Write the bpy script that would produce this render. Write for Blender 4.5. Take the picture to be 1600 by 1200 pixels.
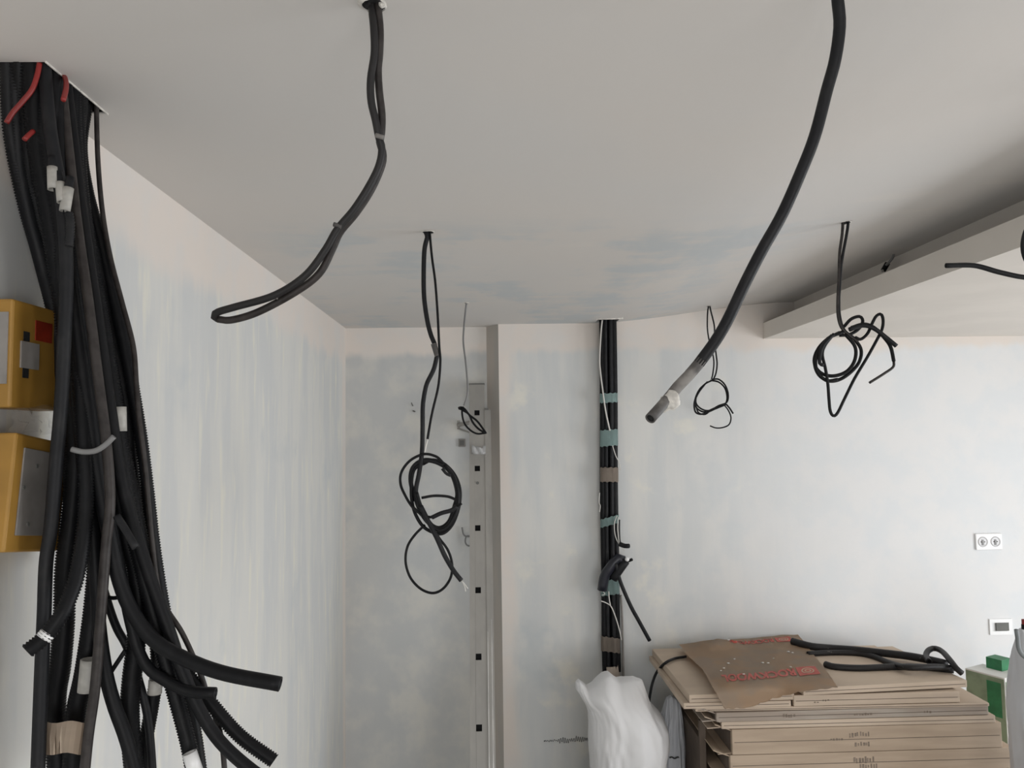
import bpy, bmesh, math, random
from mathutils import Vector, Matrix, noise
random.seed(7)
for o in list(bpy.data.objects): bpy.data.objects.remove(o)
SC = bpy.context.scene
COL = SC.collection
PI = math.pi

# ------------------------------------------------------------------ camera
CAMZ = 2.05
FPX = 1200.0                                   # focal length in pixels of a 1600 px wide frame
yc = Vector((-34.0, -82.0, -FPX)).normalized()   # the room's depth axis seen from the camera
zc = Vector((-0.0125, 1.0, 0.0)); zc = (zc - yc * zc.dot(yc)).normalized()
xc = yc.cross(zc)
CAM_ROT = Matrix((xc, yc, zc))
cam = bpy.data.cameras.new('camera'); cam.sensor_width = 36.0; cam.lens = 36.0 * FPX / 1600.0
cam.clip_start = 0.02
cam_o = bpy.data.objects.new('camera', cam); COL.objects.link(cam_o)
cam_o.matrix_world = Matrix.Translation((0, 0, CAMZ)) @ CAM_ROT.to_4x4()
SC.camera = cam_o
SC.view_settings.view_transform = 'Standard'; SC.view_settings.look = 'None'
SC.view_settings.gamma = 1.0; SC.view_settings.use_curve_mapping = False
SC.view_settings.exposure = -0.48

# ------------------------------------------------------------------ world + daylight
W = bpy.data.worlds.new('world'); SC.world = W; W.use_nodes = True
bg = W.node_tree.nodes['Background']; bg.inputs[0].default_value = (0.80, 0.89, 1.0, 1); bg.inputs[1].default_value = 1.0
def area(name, loc, rot, sx, sy, power, col):
    l = bpy.data.lights.new(name, 'AREA'); l.shape = 'RECTANGLE'; l.size = sx; l.size_y = sy; l.energy = power; l.color = col
    o = bpy.data.objects.new(name, l); o.location = loc; o.rotation_euler = rot; COL.objects.link(o); return o
area('window_daylight', (4.55, 1.6, 1.15), (0, PI / 2, 0), 2.1, 3.4, 178, (0.96, 0.98, 1.0))
area('rear_fill_light', (1.4, -3.75, 1.15), (-PI / 2, 0, PI), 3.2, 2.1, 140, (1.0, 0.99, 0.975))  # added fill light behind the camera, evens out the back wall

# ------------------------------------------------------------------ helpers
def ray(px, py):
    v = Vector((px - 800.0, 600.0 - py, -FPX)); return CAM_ROT @ v
C0 = Vector((0, 0, CAMZ))
def at_y(px, py, y):
    d = ray(px, py); return C0 + d * (y / d.y)
def at_x(px, py, x):
    d = ray(px, py); return C0 + d * (x / d.x)
def at_z(px, py, z):
    d = ray(px, py); return C0 + d * ((z - CAMZ) / d.z)

def link(o, parent=None):
    COL.objects.link(o)
    if parent is not None:
        o.parent = parent
        o.matrix_parent_inverse = Matrix.Translation(-parent.location) if parent.rotation_euler.to_matrix() == Matrix.Identity(3) else parent.matrix_basis.inverted()
    return o
def obj(name, me, m, parent=None):
    if isinstance(me, bmesh.types.BMesh):
        b = me; me = bpy.data.meshes.new(name); bmesh.ops.recalc_face_normals(b, faces=b.faces); b.to_mesh(me); b.free()
    me.name = name
    if m is not None:
        me.materials.clear(); me.materials.append(m)
    return link(bpy.data.objects.new(name, me), parent)
def tag(o, label=None, cat=None, group=None, kind=None):
    if label: o['label'] = label
    if cat: o['category'] = cat
    if group: o['group'] = group
    if kind: o['kind'] = kind
    return o
def thing(name, label, cat, loc=(0, 0, 0), group=None):
    o = bpy.data.objects.new(name, None); o.empty_display_size = 0.05; o.location = loc; COL.objects.link(o)
    return tag(o, label, cat, group)
def smooth(o, ang=None):
    for p in o.data.polygons: p.use_smooth = True
    return o
def add_box(bm, x0, x1, y0, y1, z0, z1, M=None, bev=0.0):
    c = bmesh.ops.create_cube(bm, size=1.0)
    vs = c['verts']
    for v in vs:
        v.co = Vector(((x0 + x1) / 2 + v.co.x * (x1 - x0), (y0 + y1) / 2 + v.co.y * (y1 - y0), (z0 + z1) / 2 + v.co.z * (z1 - z0)))
        if M is not None: v.co = M @ v.co
    if bev > 0:
        es = list({e for v in vs for e in v.link_edges})
        bmesh.ops.bevel(bm, geom=es, offset=bev, segments=2, affect='EDGES', profile=0.5)
def box(name, x0, x1, y0, y1, z0, z1, m, parent=None, M=None, bev=0.0):
    bm = bmesh.new(); add_box(bm, x0, x1, y0, y1, z0, z1, M, bev); return obj(name, bm, m, parent)
def prism(name, poly, z0, z1, m, parent=None):
    bm = bmesh.new()
    lo = [bm.verts.new((x, y, z0)) for x, y in poly]; hi = [bm.verts.new((x, y, z1)) for x, y in poly]
    bm.faces.new(lo[::-1]); bm.faces.new(hi)
    n = len(poly)
    for i in range(n): bm.faces.new((lo[i], lo[(i + 1) % n], hi[(i + 1) % n], hi[i]))
    return obj(name, bm, m, parent)

def spline(pts, step):
    """Catmull-Rom through pts, resampled evenly at about step."""
    P = [Vector(p) for p in pts]
    if len(P) == 2: dense = [P[0].lerp(P[1], i / 40) for i in range(41)]
    else:
        Q = [P[0] * 2 - P[1]] + P + [P[-1] * 2 - P[-2]]
        dense = []
        for i in range(1, len(Q) - 2):
            a, b, c, d = Q[i - 1:i + 3]
            for k in range(16):
                t = k / 16
                dense.append(0.5 * ((2 * b) + (c - a) * t + (2 * a - 5 * b + 4 * c - d) * t * t + (3 * b - a - 3 * c + d) * t ** 3))
        dense.append(P[-1])
    L = [0.0]
    for i in range(1, len(dense)): L.append(L[-1] + (dense[i] - dense[i - 1]).length)
    n = max(2, int(round(L[-1] / step))); out = []; j = 0
    for i in range(n + 1):
        s = L[-1] * i / n
        while j < len(L) - 2 and L[j + 1] < s: j += 1
        t = (s - L[j]) / max(1e-9, L[j + 1] - L[j]); out.append(dense[j].lerp(dense[j + 1], min(1, t)))
    return out
def sweep(bm, pts, r, sides=8, ribs=False, hollow=True, flat=1.0, step=None):
    """A round tube along pts; ribs: every second ring is larger, as on corrugated conduit; hollow: an open mouth at both ends."""
    if step is None: step = 0.0024 if ribs else max(0.004, r * 1.2)
    S = spline(pts, step); n = len(S)
    t = (S[1] - S[0]).normalized(); u = t.orthogonal().normalized()
    rings = []
    for i in range(n):
        tt = (S[min(i + 1, n - 1)] - S[max(i - 1, 0)]).normalized()
        u = (u - tt * u.dot(tt)).normalized(); v = tt.cross(u)
        rr = r * (1.0 if not ribs else (1.08 if i % 2 else 0.87))
        rings.append([bm.verts.new(S[i] + u * (math.cos(2 * PI * k / sides) * rr) + v * (math.sin(2 * PI * k / sides) * rr * flat)) for k in range(sides)])
    for i in range(n - 1):
        for k in range(sides):
            bm.faces.new((rings[i][k], rings[i][(k + 1) % sides], rings[i + 1][(k + 1) % sides], rings[i + 1][k]))
    for end, idx, nb in ((rings[0], 0, 1), (rings[-1], n - 1, n - 2)):
        c = S[idx]; tin = (S[nb] - S[idx]).normalized()
        if hollow:
            inn = [bm.verts.new(c + (w.co - c) * 0.72) for w in end]
            dp = [bm.verts.new(c + (w.co - c) * 0.68 + tin * (r * 1.6)) for w in end]
            for k in range(sides):
                k2 = (k + 1) % sides
                bm.faces.new((end[k], end[k2], inn[k2], inn[k])); bm.faces.new((inn[k], inn[k2], dp[k2], dp[k]))
            bm.faces.new(dp)
        else: bm.faces.new(end)
def tube(name, pts, r, m, parent=None, **kw):
    bm = bmesh.new(); sweep(bm, pts, r, **kw); return smooth(obj(name, bm, m, parent))
def pxpath(L, d0=None, d1=None):
    """pixel points -> world points; (x, y, depth) or depth running from d0 to d1."""
    out = []
    for i, p in enumerate(L):
        d = p[2] if len(p) > 2 else d0 + (d1 - d0) * i / max(1, len(L) - 1)
        out.append(at_y(p[0], p[1], d))
    return out

# ------------------------------------------------------------------ materials
def nodes(name):
    m = bpy.data.materials.new(name); m.use_nodes = True; nt = m.node_tree
    return m, nt, nt.nodes['Principled BSDF']
def N(nt, t, **kw):
    n = nt.nodes.new(t)
    for k, v in kw.items():
        if k == 'ins':
            for i, val in v.items(): n.inputs[i].default_value = val
        else: setattr(n, k, v)
    return n
def mathn(nt, op, a, b=None, clamp=False):
    n = nt.nodes.new('ShaderNodeMath'); n.operation = op; n.use_clamp = clamp
    for i, x in enumerate((a, b)):
        if x is None: continue
        if isinstance(x, (int, float)): n.inputs[i].default_value = x
        else: nt.links.new(x, n.inputs[i])
    return n.outputs[0]
def mixc(nt, f, a, b):
    n = nt.nodes.new('ShaderNodeMix'); n.data_type = 'RGBA'
    if isinstance(f, (int, float)): n.inputs[0].default_value = f
    else: nt.links.new(f, n.inputs[0])
    for i, x in ((6, a), (7, b)):
        if isinstance(x, tuple): n.inputs[i].default_value = (*x, 1)
        else: nt.links.new(x, n.inputs[i])
    return n.outputs[2]
def ramp(nt, f, a, b):
    n = nt.nodes.new('ShaderNodeMapRange'); n.inputs[1].default_value = a; n.inputs[2].default_value = b; n.clamp = True; n.interpolation_type = 'SMOOTHSTEP'
    nt.links.new(f, n.inputs[0]); return n.outputs[0]
def coord(nt, scale=(1, 1, 1), kind='Object'):
    tc = nt.nodes.new('ShaderNodeTexCoord'); mp = nt.nodes.new('ShaderNodeMapping'); mp.inputs['Scale'].default_value = scale
    nt.links.new(tc.outputs[kind], mp.inputs[0]); return mp.outputs[0]
def noise_n(nt, vec, scale, detail=3, rough=0.55):
    n = N(nt, 'ShaderNodeTexNoise', ins={'Scale': scale, 'Detail': detail, 'Roughness': rough}); nt.links.new(vec, n.inputs['Vector']); return n.outputs['Fac']
def bump(nt, bsdf, h, strength, dist=0.002):
    b = N(nt, 'ShaderNodeBump', ins={'Strength': strength, 'Distance': dist}); nt.links.new(h, b.inputs['Height']); nt.links.new(b.outputs[0], bsdf.inputs['Normal'])
def mat(name, col, rough=0.6, var=0.0, col2=None, scale=8.0, metal=0.0, bmp=0.0, spec=None, stretch=(1, 1, 1), lo=0.35, hi=0.65, bscale=None):
    m, nt, b = nodes(name)
    b.inputs['Roughness'].default_value = rough; b.inputs['Metallic'].default_value = metal
    if spec is not None: b.inputs['Specular IOR Level'].default_value = spec
    v = coord(nt, stretch); f = noise_n(nt, v, scale)
    c2 = col2 if col2 else tuple(x * (1 - var) for x in col)
    nt.links.new(mixc(nt, ramp(nt, f, lo, hi), col, c2), b.inputs['Base Color'])
    if bmp: bump(nt, b, noise_n(nt, v, bscale or scale * 3, 4), bmp)
    return m

CEILZ = at_y(540, 513, 4.40).z                      # ceiling height at the left corner
XL = at_y(540, 513, 4.40).x                         # left wall
YR, YB = 4.30, 4.40                                 # right and left part of the back wall
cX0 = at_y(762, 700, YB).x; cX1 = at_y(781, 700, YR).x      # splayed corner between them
PLASTER = (0.80, 0.735, 0.68)
def wall_mat(name, side):
    """Bare warm filler along edges, bluish-grey first coat rolled on in vertical strokes below it."""
    m, nt, b = nodes(name); b.inputs['Roughness'].default_value = 0.85; b.inputs['Specular IOR Level'].default_value = 0.25
    v = coord(nt); sp = nt.nodes.new('ShaderNodeSeparateXYZ'); nt.links.new(v, sp.inputs[0])
    X, Y, Z = sp.outputs
    along = Y if side == 'left' else X
    vs = coord(nt, (1, 1, 0.16)); vh = coord(nt, (1, 1, 1))
    n1 = noise_n(nt, vs, 7.0, 4); n2 = noise_n(nt, vh, 2.2, 4, 0.6); n3 = noise_n(nt, vs, 22.0, 3); n4 = noise_n(nt, vh, 5.5, 4)
    below = mathn(nt, 'SUBTRACT', CEILZ, Z)
    edge = mathn(nt, 'ADD', mathn(nt, 'MULTIPLY', n1, 0.10), mathn(nt, 'MULTIPLY', n2, 0.10))
    painted = ramp(nt, mathn(nt, 'SUBTRACT', below, edge), 0.03 if side != 'left' else 0.05, 0.085 if side != 'left' else 0.13)
    if side == 'left':                               # bare strip in the far corner
        far = ramp(nt, mathn(nt, 'ADD', mathn(nt, 'SUBTRACT', YB, Y), mathn(nt, 'MULTIPLY', n1, -0.10)), 0.0, 0.07)
        painted = mathn(nt, 'MULTIPLY', painted, far)
        base = mixc(nt, ramp(nt, n1, 0.38, 0.62), (0.665, 0.675, 0.672), (0.73, 0.728, 0.70))
        base = mixc(nt, ramp(nt, n3, 0.52, 0.75), base, (0.79, 0.775, 0.70))
        base = mixc(nt, ramp(nt, n2, 0.58, 0.75), base, (0.615, 0.64, 0.65))
    else:
        c1 = ramp(nt, mathn(nt, 'ADD', mathn(nt, 'SUBTRACT', X, 0.04), mathn(nt, 'MULTIPLY', n1, -0.12)), -0.02, 0.06)
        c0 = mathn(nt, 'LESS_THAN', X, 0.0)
        painted = mathn(nt, 'MULTIPLY', painted, mathn(nt, 'ADD', c0, c1, True))
        base = mixc(nt, ramp(nt, n1, 0.36, 0.64), (0.66, 0.675, 0.675), (0.74, 0.735, 0.71))
        base = mixc(nt, ramp(nt, n4, 0.55, 0.75), base, (0.80, 0.78, 0.715))
        base = mixc(nt, ramp(nt, n2, 0.56, 0.72), base, (0.60, 0.63, 0.64))
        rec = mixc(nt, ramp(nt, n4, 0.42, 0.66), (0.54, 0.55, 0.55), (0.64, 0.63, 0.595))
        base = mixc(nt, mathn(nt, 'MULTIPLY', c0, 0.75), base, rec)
        right = ramp(nt, mathn(nt, 'ADD', X, mathn(nt, 'MULTIPLY', n2, 0.9)), 1.2, 2.6)
        base = mixc(nt, right, base, mixc(nt, ramp(nt, n4, 0.4, 0.65), (0.79, 0.79, 0.79), (0.75, 0.77, 0.785)))
    col = mixc(nt, painted, mixc(nt, ramp(nt, n4, 0.4, 0.7), PLASTER, (0.77, 0.735, 0.70)), base)
    if side == 'back':                               # splayed corner faces away from the window: its shade painted in brown-grey
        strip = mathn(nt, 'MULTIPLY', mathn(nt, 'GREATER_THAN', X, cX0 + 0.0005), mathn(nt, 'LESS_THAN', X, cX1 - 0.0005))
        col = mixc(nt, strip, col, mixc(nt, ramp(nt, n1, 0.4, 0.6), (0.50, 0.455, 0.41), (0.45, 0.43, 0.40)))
    nt.links.new(col, b.inputs['Base Color'])
    bump(nt, b, noise_n(nt, vh, 40.0, 5, 0.6), 0.10, 0.004)
    return m
def ceil_mat():
    m, nt, b = nodes('ceiling_filler'); b.inputs['Roughness'].default_value = 0.9; b.inputs['Specular IOR Level'].default_value = 0.2
    v = coord(nt); sp = nt.nodes.new('ShaderNodeSeparateXYZ'); nt.links.new(v, sp.inputs[0]); X, Y, Z = sp.outputs
    n1 = noise_n(nt, coord(nt, (1.0, 0.55, 1)), 3.2, 4, 0.6); n2 = noise_n(nt, v, 1.1, 3); n3 = noise_n(nt, coord(nt, (0.5, 2.0, 1)), 4.0, 4)
    base = mixc(nt, ramp(nt, n2, 0.35, 0.65), (0.70, 0.668, 0.635), (0.685, 0.665, 0.643))
    zone = mathn(nt, 'MULTIPLY', ramp(nt, Y, 2.1, 2.5), mathn(nt, 'SUBTRACT', 1.0, ramp(nt, X, 0.8, 1.25)))
    zone = mathn(nt, 'MULTIPLY', zone, ramp(nt, mathn(nt, 'ADD', X, mathn(nt, 'MULTIPLY', Y, 0.12)), -0.52, -0.25))
    patch = mathn(nt, 'MULTIPLY', zone, ramp(nt, mathn(nt, 'ADD', mathn(nt, 'MULTIPLY', n1, 0.6), mathn(nt, 'MULTIPLY', n3, 0.4)), 0.475, 0.60))
    col = mixc(nt, mathn(nt, 'MULTIPLY', patch, 0.9), base, (0.58, 0.61, 0.625))
    pale = mathn(nt, 'MULTIPLY', ramp(nt, Y, 1.9, 2.3), ramp(nt, n3, 0.55, 0.7))
    col = mixc(nt, mathn(nt, 'MULTIPLY', pale, 0.35), col, (0.75, 0.71, 0.66))
    nt.links.new(col, b.inputs['Base Color']); bump(nt, b, noise_n(nt, v, 30.0, 4), 0.06, 0.004)
    return m
M = {}
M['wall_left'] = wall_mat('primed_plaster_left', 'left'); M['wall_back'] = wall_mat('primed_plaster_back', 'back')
M['ceil'] = ceil_mat()
M['plain'] = mat('plain_plaster', (0.76, 0.74, 0.71), 0.9, 0.06, scale=3)
M['soffit'] = mat('soffit_plaster', (0.76, 0.715, 0.66), 0.9, 0.05, scale=3)
M['floor'] = mat('dusty_screed', (0.44, 0.41, 0.375), 0.9, 0.2, scale=4, bmp=0.2)
M['void'] = mat('dark_void', (0.012, 0.012, 0.013), 0.9, 0.3)
M['cond'] = mat('black_conduit', (0.006, 0.0063, 0.0075), 0.5, col2=(0.013, 0.013, 0.0145), scale=30, lo=0.5, hi=0.8, spec=0.2)
M['cond2'] = mat('charcoal_conduit', (0.011, 0.0115, 0.0135), 0.52, col2=(0.022, 0.022, 0.023), scale=25, lo=0.45, hi=0.8, spec=0.24)
M['cable'] = mat('dusty_cable', (0.016, 0.015, 0.0155), 0.5, col2=(0.16, 0.15, 0.14), scale=60, lo=0.66, hi=0.76, spec=0.35)
M['cable2'] = mat('brown_black_cable', (0.020, 0.0165, 0.0155), 0.5, col2=(0.04, 0.034, 0.032), scale=40, spec=0.35)
M['worn'] = mat('plaster_smeared_cable', (0.075, 0.07, 0.068), 0.6, col2=(0.26, 0.245, 0.23), scale=26, lo=0.4, hi=0.7)
M['wire'] = mat('white_wire', (0.72, 0.70, 0.66), 0.5, 0.1)
M['grey_wire'] = mat('grey_wire', (0.22, 0.22, 0.22), 0.5, 0.2)
M['coupling'] = mat('grey_white_plastic', (0.50, 0.485, 0.45), 0.45, 0.3, scale=30)
M['plastercrumb'] = mat('plaster_crumb', (0.78, 0.75, 0.70), 0.95, 0.3, scale=60, bmp=0.6)
M['red'] = mat('red_wire', (0.30, 0.025, 0.022), 0.45, 0.3)
M['teal'] = mat('teal_tape', (0.46, 0.63, 0.61), 0.5, 0.10, scale=20)
M['tan'] = mat('tan_tape', (0.52, 0.44, 0.37), 0.55, 0.12, scale=20)
M['yellow'] = mat('yellow_plastic', (0.42, 0.225, 0.04), 0.5, 0.25, scale=6)
M['greyplate'] = mat('grey_paper_plate', (0.30, 0.28, 0.262), 0.8, 0.25, scale=12)
M['sticker'] = mat('red_sticker', (0.42, 0.04, 0.015), 0.5, 0.4, scale=20)
M['steel'] = mat('galvanised_steel', (0.37, 0.355, 0.33), 0.55, col2=(0.32, 0.31, 0.29), scale=5, metal=0.2, stretch=(2, 2, 0.6))
M['steel2'] = mat('steel_edge_highlight', (0.62, 0.61, 0.59), 0.4, 0.25, scale=9, metal=0.5)
M['sack'] = mat('white_woven_sack', (0.80, 0.80, 0.81), 0.5, 0.04, scale=4, bmp=0.25, bscale=22)
M['sack2'] = mat('grey_white_sack', (0.66, 0.68, 0.72), 0.45, 0.12, scale=4, bmp=0.3, bscale=20)
M['card'] = mat('cardboard', (0.50, 0.395, 0.30), 0.85, col2=(0.43, 0.335, 0.25), scale=4, stretch=(0.6, 1, 5))
M['card2'] = mat('pale_cardboard', (0.60, 0.49, 0.385), 0.85, col2=(0.52, 0.42, 0.33), scale=4, stretch=(0.6, 1, 5))
M['card3'] = mat('greyish_cardboard', (0.42, 0.37, 0.32), 0.85, col2=(0.36, 0.30, 0.25), scale=5, stretch=(0.6, 1, 5))
M['carddark'] = mat('dark_shade_card', (0.16, 0.125, 0.10), 0.9, 0.3, scale=4)  # dark card for seams, end mouths and the painted stack shade
M['paper'] = mat('kraft_paper', (0.56, 0.40, 0.27), 0.65, col2=(0.50, 0.39, 0.295), scale=6, bmp=0.3, bscale=18, lo=0.4, hi=0.6)
M['ink'] = mat('grey_print', (0.27, 0.215, 0.17), 0.8, 0.3, scale=80)
M['redink'] = mat('red_print', (0.52, 0.095, 0.07), 0.6, 0.25, scale=40)
M['marker'] = mat('black_marker', (0.06, 0.06, 0.06), 0.7, 0.4, scale=60)
M['white'] = mat('white_socket_plastic', (0.86, 0.86, 0.86), 0.3, 0.02)
M['socketwell'] = mat('socket_well', (0.70, 0.70, 0.71), 0.35, 0.1)
M['keygrey'] = mat('socket_slot_grey', (0.30, 0.30, 0.30), 0.5, 0.1)
M['boxgrey'] = mat('grey_flush_box', (0.16, 0.16, 0.15), 0.7, 0.2)
M['frame'] = mat('window_pvc', (0.82, 0.82, 0.82), 0.35, 0.03)
M['green'] = mat('green_print', (0.03, 0.22, 0.09), 0.5, 0.3, scale=14)
M['palegreen'] = mat('pale_green_carton', (0.27, 0.35, 0.24), 0.6, 0.3, scale=10)
M['whitecard'] = mat('white_carton', (0.70, 0.70, 0.67), 0.6, 0.1)
M['greycord'] = mat('grey_cord', (0.22, 0.24, 0.25), 0.6, 0.2)
M['cap'] = mat('cap_tape', (0.018, 0.02, 0.03), 0.35, 0.3, scale=40)
def film_mat():
    m, nt, b = nodes('clear_film'); b.inputs['Base Color'].default_value = (0.45, 0.38, 0.30, 1); b.inputs['Roughness'].default_value = 0.15
    b.inputs['Alpha'].default_value = 0.12
    f = noise_n(nt, coord(nt), 40); bump(nt, b, f, 0.4); return m
M['film'] = film_mat()
def glass_mat():
    m, nt, b = nodes('pane_glass'); nt.nodes.remove(b)
    t = nt.nodes.new('ShaderNodeBsdfTransparent'); g = N(nt, 'ShaderNodeBsdfGlossy', ins={'Roughness': 0.02}); mx = nt.nodes.new('ShaderNodeMixShader'); mx.inputs[0].default_value = 0.06
    nt.links.new(t.outputs[0], mx.inputs[1]); nt.links.new(g.outputs[0], mx.inputs[2]); nt.links.new(mx.outputs[0], nt.nodes['Material Output'].inputs[0]); return m
M['glass'] = glass_mat()

# ------------------------------------------------------------------ the room
XR, YF = 4.30, -3.4
struct = lambda o: tag(o, kind='structure')
struct(box('floor', XL - 0.2, XR + 0.2, YF - 0.2, YB + 0.2, -0.15, 0.0, M['floor']))
# left wall with a shallow chase where the conduits come down
pA = at_z(72, 97, CEILZ); pB = at_z(165, 175, CEILZ)
HX1 = (pA.x + pB.x) / 2; HY0, HY1 = pA.y, pB.y
HX0 = XL + 0.003
def slab_with_opening(name, axis, pos0, pos1, a0, a1, z0, z1, holes, m):
    """wall across one axis, with rectangular openings (a0, a1, z0, z1)"""
    bm = bmesh.new()
    A = sorted({a0, a1, *[h[0] for h in holes], *[h[1] for h in holes]}); Z = sorted({z0, z1, *[h[2] for h in holes], *[h[3] for h in holes]})
    for i in range(len(A) - 1):
        for j in range(len(Z) - 1):
            ca, cz = (A[i] + A[i + 1]) / 2, (Z[j] + Z[j + 1]) / 2
            if any(h[0] < ca < h[1] and h[2] < cz < h[3] for h in holes): continue
            if axis == 'x': add_box(bm, pos0, pos1, A[i], A[i + 1], Z[j], Z[j + 1])
            else: add_box(bm, A[i], A[i + 1], pos0, pos1, Z[j], Z[j + 1])
    bmesh.ops.remove_doubles(bm, verts=bm.verts, dist=1e-5)
    return struct(obj(name, bm, m))
box_l = struct(box('wall_left', XL - 0.2, XL, YF, YB + 0.2, 0, CEILZ + 0.3, M['wall_left']))
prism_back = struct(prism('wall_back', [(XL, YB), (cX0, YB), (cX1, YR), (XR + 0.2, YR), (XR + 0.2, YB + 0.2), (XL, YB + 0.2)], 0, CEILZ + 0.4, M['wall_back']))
slab_with_opening('wall_right', 'x', XR, XR + 0.2, YF, YR, 0, CEILZ + 0.4, [(-0.1, 3.3, 0.1, 2.2)], M['plain'])
slab_with_opening('wall_front', 'y', YF - 0.2, YF, XL - 0.2, XR + 0.2, 0, CEILZ + 0.4, [(-0.2, 3.0, 0.05, 2.25)], M['plain'])  # opening made only to admit the added rear fill
def window(name, axis, pos, a0, a1, z0, z1, n):
    bm = bmesh.new(); w = 0.07
    def bx(p, q, r, s):
        if axis == 'x': add_box(bm, pos - 0.03, pos + 0.03, p, q, r, s)
        else: add_box(bm, p, q, pos - 0.03, pos + 0.03, r, s)
    bx(a0, a1, z0, z0 + w); bx(a0, a1, z1 - w, z1)
    for i in range(n + 1):
        c = a0 + (a1 - a0) * i / n; c = min(max(c, a0 + w / 2), a1 - w / 2); bx(c - w / 2, c + w / 2, z0 + w, z1 - w)
    f = struct(obj(name, bm, M['frame']))
    for i in range(n):
        p, q = a0 + (a1 - a0) * i / n + w * 0.6, a0 + (a1 - a0) * (i + 1) / n - w * 0.6
        if axis == 'x': box('pane', pos - 0.003, pos + 0.003, p, q, z0 + w, z1 - w, M['glass'], f)
        else: box('pane', p, q, pos - 0.003, pos + 0.003, z0 + w, z1 - w, M['glass'], f)
window('window_1', 'x', XR + 0.1, -0.1, 3.3, 0.1, 2.2, 3)
window('rear_fill_window', 'y', YF - 0.1, -0.2, 3.0, 0.05, 2.25, 3)  # unseen rear opening, added for the fill light

# ceiling: a gently rising sheet with two openings, ending at the lit cove; the lowered soffit to the right of it
a_lo = at_y(1196, 529, YR); a_hi = at_y(1197, 505, YR); b_hi = at_y(1240, 472, YR)
XA, ZA0, ZA1, XB, ZB = a_lo.x, a_lo.z, a_hi.z, b_hi.x, b_hi.z
def ceil_z(x):
    t = min(1, max(0, (x - 0.55) / (XB - 0.55))); return CEILZ + (ZB - CEILZ) * (t * t * (3 - 2 * t))
def at_ceil(px, py):
    z = CEILZ
    for _ in range(12):
        p = at_z(px, py, z); z = ceil_z(p.x)
    return p
hb0 = at_y(933, 497, YR - 0.1); hb1 = at_y(968, 497, YR - 0.1)
BX0, BX1, BY0, BY1 = hb0.x, hb1.x, YR - 0.15, YR - 0.012
def make_ceiling():
    holes = [(HX0, HX1, HY0, HY1), (BX0, BX1, BY0, BY1)]
    xs = sorted({XL - 0.02, HX0, HX1, BX0, BX1, *[0.55 + (XB - 0.55) * i / 12 for i in range(13)], -0.3, 0.1})
    ys = sorted({YF, HY0, HY1, BY0, BY1, YB + 0.02, 0.0, 2.5, 3.4})
    bm = bmesh.new(); V = {}
    def v(x, y, z):
        k = (round(x, 5), round(y, 5), round(z, 5))
        if k not in V: V[k] = bm.verts.new((x, y, z))
        return V[k]
    TOP = CEILZ + 0.32
    for i in range(len(xs) - 1):
        for j in range(len(ys) - 1):
            x0, x1, y0, y1 = xs[i], xs[i + 1], ys[j], ys[j + 1]
            cx, cy = (x0 + x1) / 2, (y0 + y1) / 2
            bm.faces.new((v(x0, y0, TOP), v(x1, y0, TOP), v(x1, y1, TOP), v(x0, y1, TOP)))
            if any(h[0] < cx < h[1] and h[2] < cy < h[3] for h in holes):
                a = [(x0, y0), (x1, y0), (x1, y1), (x0, y1)]
                for k in range(4):
                    p, q = a[k], a[(k + 1) % 4]
                    ox, oy = (p[0] + q[0]) - cx, (p[1] + q[1]) - cy
                    if any(h[0] < ox < h[1] and h[2] < oy < h[3] for h in holes): continue
                    bm.faces.new((v(*p, ceil_z(p[0])), v(*q, ceil_z(q[0])), v(*q, TOP), v(*p, TOP)))
                continue
            bm.faces.new((v(x0, y0, ceil_z(x0)), v(x0, y1, ceil_z(x0)), v(x1, y1, ceil_z(x1)), v(x1, y0, ceil_z(x1))))
    return struct(obj('ceiling', bm, M['ceil']))
ceiling = make_ceiling()
sof = bmesh.new()
add_box(sof, XB, XR + 0.02, YF, YR + 0.01, ZA0 + 0.03, ZB + 0.25)                        # lowered block, its left side is the cove's back
add_box(sof, XA, XR + 0.02, YF, YR + 0.01, ZA0, ZA0 + 0.03)                              # underside board
obj('dropped_soffit', sof, M['soffit'], ceiling)
box('cove_lip', XA - 0.012, XA + 0.012, YF, YR + 0.005, ZA0 - 0.002, ZA1, M['soffit'], ceiling)
# metal edging left around the big opening
rim = bmesh.new()
add_box(rim, HX1, HX1 + 0.002, HY0 - 0.004, HY1 + 0.008, CEILZ - 0.003, CEILZ + 0.02)
add_box(rim, HX0, HX1, HY1, HY1 + 0.002, CEILZ - 0.003, CEILZ + 0.02)
tag(obj('opening_edge', rim, M['plastercrumb'], ceiling), 'pale broken plaster edge of the conduit opening')
rim = bmesh.new(); add_box(rim, BX0 - 0.012, BX1 + 0.012, BY0 - 0.006, BY0, ceil_z(BX0) - 0.003, ceil_z(BX0) + 0.02)
obj('opening_edge', rim, M['plastercrumb'], ceiling)
def outlet(p, r):
    """small ragged hole in the ceiling where a cable comes out"""
    bm = bmesh.new(); n = 14
    ro = [bm.verts.new(p + Vector((math.cos(2 * PI * k / n), math.sin(2 * PI * k / n), 0)) * r * random.uniform(1.15, 1.5) + Vector((0, 0, -0.0005))) for k in range(n)]
    rm = [bm.verts.new(p + Vector((math.cos(2 * PI * k / n), math.sin(2 * PI * k / n), 0)) * r * 1.08 + Vector((0, 0, -0.003 * random.uniform(0.5, 1.5)))) for k in range(n)]
    for k in range(n): bm.faces.new((ro[k], ro[(k + 1) % n], rm[(k + 1) % n], rm[k]))
    o = obj('cable_opening', bm, M['plastercrumb'], ceiling)
    bm = bmesh.new(); bm.faces.new([bm.verts.new(p + Vector((math.cos(2 * PI * k / n), math.sin(2 * PI * k / n), 0)) * r * 1.1 + Vector((0, 0, -0.0012))) for k in range(n)])
    obj('opening_void', bm, M['void'], o)

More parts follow.
